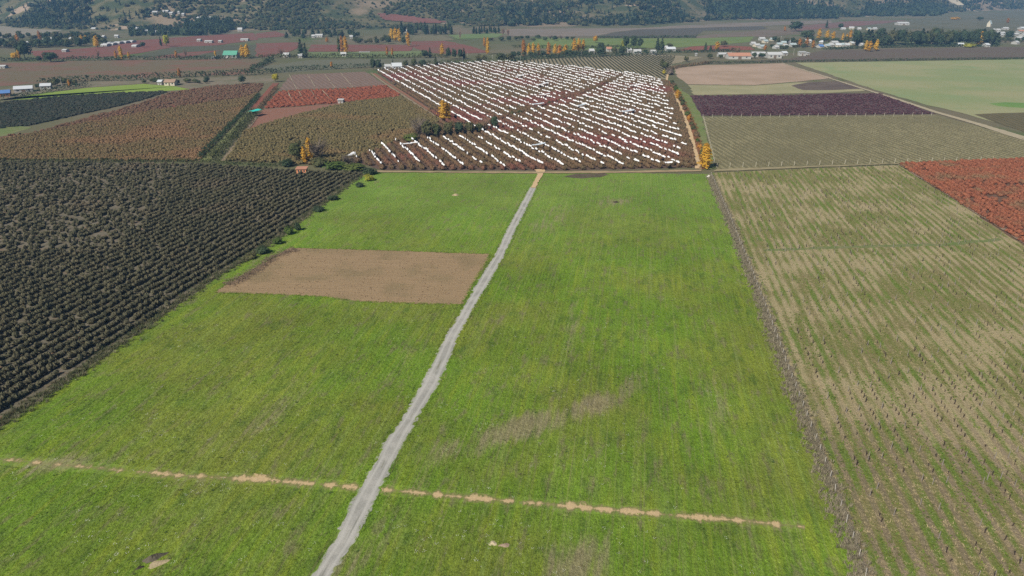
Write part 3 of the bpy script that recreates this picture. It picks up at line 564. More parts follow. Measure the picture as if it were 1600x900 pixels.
# right red berry field
pts = rowpts(poly(REDF), ROW - 2, 2.3, .95, .2, .2)
bare = fbm(pts[:, 0] / 9, pts[:, 1] / 9, 31); pts = pts[bare < rng.uniform(.60, .82, len(pts))]
planting(pts, bushset(leafmat('red_berry_leaves', (.225, .082, .046), (.195, .080, .048), (.255, .098, .052), patch=(.09, .50, .70, (.175, .110, .062)))), 'berry_bush', 'rust red berry bush at the near edge of the right red field', 'bush', 'near bushes of the red field',
         'berry_rows', 'closed rust red rows of berry bushes on the right', (1.2, 1.7), (1.7, 2.5))
# white covered orchard
WA = -20.3; wpol = poly(WHITE); SEAM = poly([(640, 214), (700, 206), (760, 196), (815, 178), (862, 163), (905, 150), (935, 139), (968, 122)])
pts = rowpts(wpol, WA, 3.6, 1.7, .25, .3, off=103.2 % 3.6); sd = seg_dist(pts, SEAM); pts = pts[sd > 1.0]
planting(pts, bushset(leafmat('cherry_leaves', (.128, .088, .050), (.106, .082, .046), (.150, .094, .054), patch=(.018, .47, .66, (.160, .066, .052)))), 'cherry_tree', 'low brown cherry tree in the near rows under the white covers', 'tree', 'near trees of the white covered orchard',
         'cherry_rows', 'brown and wine red cherry rows between the white covers', (1.9, 2.6), (2.1, 2.8))
# brown orchards
pts = rowpts(poly(F10), 57, 2.9, 1.5, .25, .3)
planting(pts, bushset(leafmat('olive_orchard_leaves', (.135, .110, .052), (.158, .124, .058), (.112, .100, .048), patch=(.03, .5, .7, (.175, .118, .060)))), 'fruit_bush', 'olive brown fruit bush in the near rows by the golden poplars', 'bush', 'near bushes of the olive brown orchard',
         'fruit_rows', 'olive brown orchard rows behind the golden poplars', (1.3, 1.8), (1.9, 2.7))
pts = rowpts(poly(F8), 57, 2.7, 1.5, .25, .3)
planting(pts, bushset(leafmat('brown_orchard_leaves', (.145, .108, .054), (.160, .108, .056), (.120, .100, .048), patch=(.025, .45, .62, (.180, .112, .060)))), 'hazel_bush', 'brown leaved bush in the near rows left of the farm track', 'bush', 'near bushes of the broad brown orchard',
         'hazel_rows', 'brown orchard rows filling the field left of the farm track', (1.2, 1.7), (1.9, 2.6))
# low shrub rows that give the thin fields some relief
def massonly(px, ang, rsp, psp, mat, name, label, hs, ws, keep=.95, cat='bushes', jr=None):
    p = rowpts(poly(px), ang, rsp, psp, jr or rsp * .16, psp * .4); p = p[(rng.random(len(p)) < keep) & inframe(p[:, 0], p[:, 1], 120)]
    n = len(p); w_ = rng.uniform(*ws, n); scatter(name, bushset(mat, 3, 60, .15, 5), np.c_[p, np.zeros(n)], rng.uniform(0, 6.28, n), np.c_[w_, w_, rng.uniform(*hs, n)], rng.integers(0, 3, n), label, cat)
massonly([(1080, 150), (1240, 149), (1376, 147), (1455, 178), (1300, 180), (1097, 181)], 8, 2.6, 1.8, leafmat('purple_leaves', (.075, .036, .042), (.10, .06, .062)), 'purple_bushes', 'low dark purple bushes in rows beside the green verge', (.8, 1.2), (1.7, 2.4), .8)
massonly([(414, 170), (425, 155), (438, 143), (540, 139), (602, 134), (628, 151), (545, 160), (480, 165)], -24, 3.0, 1.8, leafmat('red_block_leaves', (.25, .086, .050), (.21, .080, .048)), 'red_bushes', 'low red bushes in the block above the white shed', (1.0, 1.4), (2.3, 3.0), .92)
massonly([(0, 214), (60, 206), (130, 186), (200, 168), (268, 145), (340, 134), (412, 131), (404, 145), (385, 152), (300, 164), (180, 182), (60, 208)], 57, 2.6, 1.8, leafmat('rust_leaves', (.150, .094, .060), (.165, .088, .058), (.125, .095, .058)), 'rust_bushes', 'low rusty bushes in the strip behind the broad orchard', (1.0, 1.4), (1.9, 2.6), .85)
massonly([(-100, 171), (0, 161), (100, 151), (180, 146), (266, 143), (200, 163), (130, 178), (50, 196), (-100, 210)], 62, 2.4, 1.8, leafmat('slate_leaves', (.040, .048, .034), (.058, .058, .042)), 'slate_bushes', 'low grey green bushes in the dark field on the left', (1.0, 1.4), (2.3, 3.0), .92)
massonly([(774, 99), (830, 94), (900, 91), (1000, 87), (1055, 88), (1044, 112), (1038, 123), (1000, 117), (900, 105), (830, 100)], 0, 3.4, 1.6, leafmat('back_vine_leaves', (.045, .050, .030), (.06, .06, .036)), 'vine_rows', 'dark vine rows behind the white orchard', (.9, 1.2), (1.2, 1.6), .97, jr=.08)

# ------------------------------------------------------------------ white rain covers
t = NT('white_cover'); c = t.mul((.80, .80, .80), t.gray(t.noise(t.pos(), .8, 3), .88, 1.06)); M_COVER = t.surf(c, .6, t.noise(t.pos(), 2.5, 4), .3, .1, .3)
t = NT('bluish_cover'); c = t.mul((.60, .66, .70), t.gray(t.noise(t.pos(), .8, 3), .85, 1.1)); M_COVERB = t.surf(c, .45, t.noise(t.pos(), 2.5, 4), .3, .1, .4)
def covermesh(seed, ln=2.7):
    r = np.random.default_rng(seed); ns, nc = 9, 9; v = []
    for i in range(ns):
        tt = i / (ns - 1); y = (tt - .5) * ln; e = .55 + .45 * math.sin(math.pi * tt) ** .5; e *= r.uniform(.75, 1.2); ox = r.normal(0, .1); oz = r.normal(0, .12)
        for j in range(nc):
            a = math.pi * (j / (nc - 1)); hx = math.cos(a) * .55 * e * r.uniform(.8, 1.15); hz = math.sin(a) * .6 * e * r.uniform(.8, 1.15)
            v.append((hx + ox, y + r.normal(0, .06), 2.25 + hz + oz * math.sin(a)))
    f = [(i * nc + j, i * nc + j + 1, (i + 1) * nc + j + 1, (i + 1) * nc + j) for i in range(ns - 1) for j in range(nc - 1)]
    f += [tuple(range(nc - 1, -1, -1)), tuple((ns - 1) * nc + j for j in range(nc))]
    f += [((ns - 1 - i) * nc, (ns - 2 - i) * nc, (ns - 2 - i) * nc + nc - 1, (ns - 1 - i) * nc + nc - 1) for i in range(ns - 1)]
    return mesh('rain_cover', v, f, M_COVER)
covers = [covermesh(s) for s in range(6)]
a = math.radians(WA); wd = np.array([sA(a), math.cos(a)]); wnn = np.array([math.cos(a), -sA(a)]); cp = []; cs = []
for k in range(-9, 30):
    u = 103.2 + 7.2 * k; v = np.arange(150, 760, 3.35) + rng.uniform(0, 3.3); runs = rng.random(len(v))
    for vv in v:
        p = u * wnn + vv * wd; q = np.array([p])
        if not pip(q, wpol)[0]: continue
        X, Y = P(*p, 2.5)
        if seg_dist(q, SEAM)[0] < 2.8 or Y > 256 + 4 * math.sin(k * 2.3): continue
        if Y > 240 and X > 1062 or (k < 0 and Y < 212) or (X - 1043) > (Y - 128) * .36 - 8: continue
        miss = .02 if k == 0 else .08 + .14 * (math.sin(k * 1.7 + vv * .05) > .8)
        if rng.random() < miss: continue
        cp.append(p + wnn * rng.normal(0, .18)); cs.append((rng.uniform(.65, 1.45), (1.22 if k == 0 else rng.uniform(.55, 1.2)), rng.uniform(.82, 1.08)))
cp = np.array(cp); cs = np.array(cs); D = np.hypot(*cp.T); o = np.argsort(D); ix = rng.integers(0, 6, len(cp)); rz = -a + rng.normal(0, .10, len(cp))
for i in o[:300]:
    q = obj('rain_cover', covers[ix[i]], None, (cp[i, 0], cp[i, 1], 0)); q.rotation_euler = (0, 0, rz[i]); q.scale = (.44 * cs[i, 0], 1.15 * cs[i, 1], cs[i, 2])
    tag(q, 'gathered white rain cover over a near cherry row', 'cover', 'near white covers of the orchard')
rst = o[300:]
scatter('rain_covers', covers, np.c_[cp[rst], np.zeros(len(rst))], rz[rst], np.c_[.44 * cs[rst, 0], 1.15 * cs[rst, 1], cs[rst, 2]], ix[rst], 'white rain covers over the farther cherry rows', 'covers')
def sheet(px0, py0, px1, py1, wid, mat, label, z=3.0, name='cover_sheet'):
    A = G(px0, py0, z); B = G(px1, py1, z); d = B - A; Ls = np.hypot(*d); d = d / Ls; nn = np.array([-d[1], d[0]]); b = []; f = []; n = 10; r = np.random.default_rng(int(px0))
    for i in range(n + 1):
        p = A + d * Ls * i / n
        for j, zz in ((-1, -.1), (-.5, .12), (0, .2), (.5, .12), (1, -.1)): q = p + nn * (j * wid / 2 + r.normal(0, .05)); b.append((q[0], q[1], z + zz + r.normal(0, .05) - .15 * math.sin(math.pi * i / n)))
    for i in range(n):
        for j in range(4): f.append((i * 5 + j, (i + 1) * 5 + j, (i + 1) * 5 + j + 1, i * 5 + j + 1))
    ob = obj(name, mesh(name, b, f, mat)); so_ = ob.modifiers.new('thick', 'SOLIDIFY'); so_.thickness = .04
    return tag(ob, label, 'sheet')
sheet(831, 226.5, 851, 223, 1.3, M_COVERB, 'long bluish sheet across the orchard rows just above the path end')
sheet(831, 162.5, 849, 160.5, 1.8, M_COVERB, 'bluish sheet spanning rows near the scrub seam, left of centre')
sheet(842, 148, 858, 146, 1.6, M_COVER, 'white cross sheet above the scrub seam in the orchard middle')
sheet(838, 133, 856, 128.5, 2.2, M_COVER, 'slanting white cross sheet high in the orchard')
sheet(971, 174, 990, 171, 2.0, M_COVERB, 'bluish sheet on the right half of the orchard')
sheet(902, 165, 914, 162, 1.8, M_COVERB, 'short bluish sheet right below the scrub clearing')
sheet(985, 133, 1000, 131.5, 2.2, M_COVER, 'white cross sheet in the far right corner rows')
sheet(629, 224.5, 652, 221.5, 1.1, M_COVER, 'white sheet joining two rows in the lower left block')
sheet(1038, 253.5, 1050, 252.5, 1.6, M_COVER, 'flat white sheet at the lower right orchard corner')
sheet(805, 119, 818, 116.5, 2.2, M_COVER, 'white cross sheet near the back vineyard')
sheet(544, 243, 552, 238, 1.6, M_COVER, 'leftmost loose white sheet beside the thicket', 2.4)

# ------------------------------------------------------------------ vineyard posts and stumps on the right
M_POST = plain('weathered_post', (.24, .21, .18), .9, .35, 4, .1); M_STUMP = plain('vine_wood', (.055, .042, .034), 1, .3, 6, 0)
def stumpmesh(s):
    r = np.random.default_rng(s); b = MB(); tp = np.array([r.normal(0, .04), r.normal(0, .04), .62]); b.rod((0, 0, -.05), tp * [.5, 1, .55], .075, .055, 6); b.rod(tp * [.5, 1, .55], tp, .055, .075, 6)
    for k in range(3): th = r.uniform(0, 6.28); b.rod(tp, tp + [math.cos(th) * .22, math.sin(th) * .22, r.uniform(.08, .25)], .03, .012, 4)
    return b.me('vine_stump', M_STUMP)
def postmesh(): b = MB(); b.rod((0, 0, -.1), (.02, .01, .75), .07, .062, 7); b.rod((.02, .01, .75), (.025, .03, 1.45), .062, .055, 7); return b.me('vine_post', M_POST)
stumps = [stumpmesh(i) for i in range(4)]; vp = poly(VINE)
pts = rowpts(vp, ROW, 2.07, 1.35, .05, .12, off=.5); hd = np.minimum(seg_dist(pts, poly([(1190, 392), (1320, 387), (1500, 382), (1600, 370)])), seg_dist(pts, poly([(1370, 761), (1460, 757), (1560, 751), (1700, 739)])))
fl = seg_dist(pts, poly([(1113, 270), (1206, 500), (1335, 840), (1385, 980)])); pts = pts[(hd > .9) & (fl > 3.2)]; pts = pts[rng.random(len(pts)) < np.clip((fbm(pts[:, 0] / 11, pts[:, 1] / 11, 61) - .38) * 1.8, .05, np.where((pts[:, 1] < 112) & (pts[:, 0] > 58), .75, .40)) + np.where((pts[:, 1] < 112) & (pts[:, 0] > 58), .22, 0)]
planting(pts, stumps, 'vine_stump', 'short dark pruned vine stump in the near vineyard rows', 'vine', 'near pruned vines', 'vine_stumps', 'rows of short dark pruned vine stumps on the right', (.55, 1.35), (.7, 1.3), keep=.85)
pts = rowpts(vp, ROW, 2.07, 6.3, .04, .3, off=.5); fl = seg_dist(pts, poly([(1113, 270), (1206, 500), (1335, 840), (1385, 980)])); pts = pts[fl > 3.2]
ends = []
for q in ((1188, 1560, 392, 376), (1370, 1600, 764, 745)):
    A, B = G(q[0], q[2]), G(q[1], q[3])
    for s in np.arange(0, 1, 2.1 / np.hypot(*(B - A))): ends.append(A + (B - A) * s)
pts = np.vstack([pts, np.array(ends)])
planting(pts, [postmesh()], 'vine_post', 'thin grey wooden post in the near vineyard rows', 'post', 'near vineyard posts', 'vine_posts', 'grey wooden posts standing in the farther vineyard rows', (.7, 1.0), (.7, 1.0), keep=.45)
# straw tufts and weeds
def tuftmesh(name, nb, hgt, spread, wid, mat, seed):
    r = np.random.default_rng(seed); v = []
    for i in range(nb):
        th = r.uniform(0, 6.28); b0 = np.array([r.normal(0, .3) * spread, r.normal(0, .3) * spread, -.02]); tip = b0 + np.array([math.cos(th) * spread * r.uniform(.3, 1), math.sin(th) * spread * r.uniform(.3, 1), hgt * r.uniform(.5, 1.1)])
        sd = np.array([-math.sin(th), math.cos(th), 0]) * wid; md = (b0 + tip) / 2 + np.array([0, 0, hgt * .12])
        v += [b0 - sd, b0 + sd, md + sd * .8, md - sd * .8, md - sd * .8, md + sd * .8, tip + sd * .15, tip - sd * .15]
    return qmesh(name, v, 4, mat)
tufts = [tuftmesh('tuft', 9, .10, .20, .020, M_BLADE, s) for s in range(4)]
M_STRAW = leafmat('straw', (.27, .215, .12), (.22, .18, .10), (.31, .25, .145), tr=.2); M_WEED = leafmat('dry_weed', (.180, .155, .108), (.125, .112, .075), (.230, .195, .135), tr=.15); M_VGREEN = leafmat('vineyard_weeds', (.085, .13, .025), (.12, .15, .03), tr=.3)
straw = [tuftmesh('straw', 8, .14, .28, .022, M_STRAW, 20 + s) for s in range(3)]; vweed = [tuftmesh('weed', 9, .2, .22, .028, M_VGREEN, 40 + s) for s in range(3)]
def inpoly(pol, dens_near, dens_far, lim=(60, 260), m=40, kind=2):
    lo_, hi = pol.min(0), pol.max(0); lo_ = np.maximum(lo_, [-260, 55]); hi = np.minimum(hi, [260, 300]); A = (hi - lo_).prod(); n = int(A * dens_near)
    p = lo_ + rng.random((n, 2)) * (hi - lo_); p = p[inframe(p[:, 0], p[:, 1], m)]; D = np.hypot(*p.T)
    k = dens_far / dens_near + (1 - dens_far / dens_near) * np.clip((lim[1] - D) / (lim[1] - lim[0]), 0, 1) ** kind; p = p[rng.random(len(p)) < k]
    return p[pip(p, pol)]
mp = poly(MEADOW); p = inpoly(mp, 13, .9); pL = np.array([G((a + b) / 2, y) for a, b, y in PATH]); bp = rag(poly(BROWN), 1.0, .18)
p = p[(seg_dist(p, pL) > 1.55) & ~pip(p, poly(BROWN)) & (seg_dist(p, lw) > .40)]
n = len(p); cl = fbm(p[:, 0] / 3, p[:, 1] / 3, 77); sc = rng.uniform(.6, 1.3, n) * (.55 + .9 * cl)
scatter('meadow_grass', tufts, np.c_[p, np.full(n, .0)], rng.uniform(0, 6.28, n), sc, rng.integers(0, 4, n), 'short green grass tufts covering the meadow', 'grass')
p = inpoly(vp, 6, .7); st = np.sin((p @ np.array([math.cos(math.radians(ROW)), -sA(math.radians(ROW))])) * 2 * math.pi / 2.07); nz = fbm(p[:, 0] / 5, p[:, 1] / 5, 91); iss = nz + .10 * st + rng.normal(0, .07, len(p)) > .45
n = len(p); scatter('vineyard_weeds', straw + vweed, np.c_[p, np.zeros(n)], rng.uniform(0, 6.28, n), rng.uniform(.6, 1.5, n), np.where(iss, rng.integers(0, 3, n), rng.integers(3, 6, n)), 'dry straw and green weeds between the vineyard rows', 'weeds')
cb = [qmesh('clod', blob(np.random.default_rng(300 + i), np.array([0, 0, .3]), np.array([.5, .42, .4]), 6, 4), 4, plain('clod_soil_%d' % i, ((.25, .17, .105), (.30, .21, .135), (.17, .115, .075))[i], 1, .3, 3, 0)) for i in range(3)]
bq = inpoly(poly(BROWN), .9, .9, (60, 260)); n = len(bq); scatter('soil_clods', cb, np.c_[bq, np.full(n, .0)], rng.uniform(0, 6.28, n), rng.uniform(.06, .26, n) ** 1.0, rng.integers(0, 3, n), 'loose clods lying on the ploughed plot', 'clods')
# wild flowers, white specks
M_PETAL = plain('petals', (.75, .74, .66), .9, .1, 1, 0); r = np.random.default_rng(5); v = []
for i in range(5):
    c0 = np.array([r.normal(0, .10), r.normal(0, .10), r.uniform(.2, .32)]); s_ = .022
    v += [c0 + [-s_, -s_, 0], c0 + [s_, -s_, .02], c0 + [s_, s_, 0], c0 + [-s_, s_, .02]]
fl_ = [qmesh('flower', v, 4, M_PETAL)]
p = inpoly(mp, .30, .01, (60, 190)); cl = fbm(p[:, 0] / 7, p[:, 1] / 7, 13); left = P(p[:, 0], p[:, 1])[0] < 520; p = p[cl > np.where(left, .46, .55)]; p = p[(seg_dist(p, pL) > 1.8) & ~pip(p, poly(BROWN))]
n = len(p); scatter('wildflowers', fl_, np.c_[p, np.zeros(n)], rng.uniform(0, 6.28, n), rng.uniform(.6, 1.4, n), np.zeros(n), 'small white wild flowers sprinkled over the near meadow', 'flowers')
# dark little clods, docks and molehills in the grass
dock = [tuftmesh('dock', 10, .16, .22, .03, leafmat('dock_leaves', (.055, .09, .025), (.085, .085, .04)), 60 + s) for s in range(3)]
p = inpoly(mp, .05, .012); p = p[(seg_dist(p, pL) > 1.8) & ~pip(p, poly(BROWN))]; n = len(p)
scatter('dark_weeds', dock, np.c_[p, np.zeros(n)], rng.uniform(0, 6.28, n), rng.uniform(.5, 1.5, n), rng.integers(0, 3, n), 'dark broad leaved weeds dotted over the meadow', 'weeds')

# ------------------------------------------------------------------ fence and dry weed strip between meadow and vineyard
FL = [(1111, 274), (1124, 305), (1140, 340), (1172, 420), (1203, 500), (1234, 585), (1265, 665), (1300, 755), (1333, 845), (1375, 965)]
fw = poly(FL); fo = empty('wire_fence', (*fw[0], 0)); tag(fo, 'old wire fence with pale posts between meadow and vineyard', 'fence'); org = fw[0]
cumf = np.r_[0, np.cumsum(np.hypot(*np.diff(fw, axis=0).T))]; fp = [np.array([np.interp(s, cumf, fw[:, 0]), np.interp(s, cumf, fw[:, 1])]) for s in np.arange(0, cumf[-1], 3.1)]
b = MB(); b.rod((0, 0, -.1), (.02, .02, 1.25), .055, .045, 6); pm = b.me('post', plain('pale_post', (.42, .39, .34), .9, .3, 4, .1))
for q in fp: o_ = obj('post', pm, fo, (q[0] - org[0], q[1] - org[1], 0)); o_.rotation_euler = (rng.normal(0, .06), rng.normal(0, .06), 0)
for zz in (.45, .8, 1.1):
    b = MB()
    for q0, q1 in zip(fp[:-1], fp[1:]): b.rod((*(q0 - org), zz), (*(q1 - org), zz), .008, .008, 3)
    b.build('wire', M_POST, fo)
weeds = [tuftmesh('weed', 14, .62, .38, .022, M_WEED, 70 + s) for s in range(4)]; dw = [tuftmesh('weed', 12, .5, .4, .03, leafmat('grey_green_weed', (.085, .095, .045), (.12, .105, .06), (.06, .075, .03)), 80 + s) for s in range(3)]
def strip(line, n, wid, off):
    line = np.asarray(line); cm = np.r_[0, np.cumsum(np.hypot(*np.diff(line, axis=0).T))]; s = rng.random(n) * cm[-1]; q = np.c_[np.interp(s, cm, line[:, 0]), np.interp(s, cm, line[:, 1])]
    i = np.clip(np.searchsorted(cm, s) - 1, 0, len(line) - 2); d = np.diff(line, axis=0)[i]; d /= np.hypot(*d.T)[:, None]; return q + np.c_[d[:, 1], -d[:, 0]] * (off + rng.normal(0, wid / 2, n))[:, None]
q = strip(fw, 4600, 1.5, .45); n = len(q); scatter('dry_weeds', weeds, np.c_[q, np.zeros(n)], rng.uniform(0, 6.28, n), rng.uniform(.5, 1.35, n), rng.integers(0, 4, n), 'grey brown dead weeds along the wire fence', 'weeds')
EL = [(566, 273), (535, 294), (500, 320), (440, 366), (400, 395), (330, 436), (230, 508), (100, 598), (0, 662), (-120, 745)]
ew = poly(EL); q = strip(ew, 3000, 1.9, .1); n = len(q); scatter('rough_weeds', dw + weeds[:1], np.c_[q, np.zeros(n)], rng.uniform(0, 6.28, n), rng.uniform(.5, 1.5, n), rng.choice([0, 1, 2, 3], n, p=[.3, .3, .25, .15]), 'rough grey green weeds between the dark orchard and the meadow', 'weeds')
q = strip(pL[::-1], 1500, .35, 1.55); q2 = strip(pL[::-1], 1500, .35, -1.6); q = np.vstack([q, q2]); n = len(q); scatter('path_edge_grass', tufts, np.c_[q, np.zeros(n)], rng.uniform(0, 6.28, n), rng.uniform(.8, 1.7, n), rng.integers(0, 4, n), 'taller grass lining both edges of the gravel path', 'grass')
q = strip(np.vstack([poly(BROWN), poly(BROWN)[:1]]), 1500, .5, 0); n = len(q); scatter('plot_edge_grass', tufts, np.c_[q, np.zeros(n)], rng.uniform(0, 6.28, n), rng.uniform(.8, 2.0, n), rng.integers(0, 4, n), 'ragged grass along the edge of the ploughed plot', 'grass')
q = strip(poly([(1102, 264), (1094, 232), (1085, 200), (1070, 165), (1055, 140)]), 900, 1.6, 0); n = len(q); rw = [tuftmesh('weed', 12, .8, .45, .035, leafmat('rust_weed', (.19, .085, .04), (.23, .12, .05), (.13, .08, .045)), 90 + s) for s in range(3)]
scatter('rust_weeds', rw, np.c_[q, np.zeros(n)], rng.uniform(0, 6.28, n), rng.uniform(.6, 1.5, n), rng.integers(0, 3, n), 'rust brown weeds along the track right of the orchard', 'weeds')

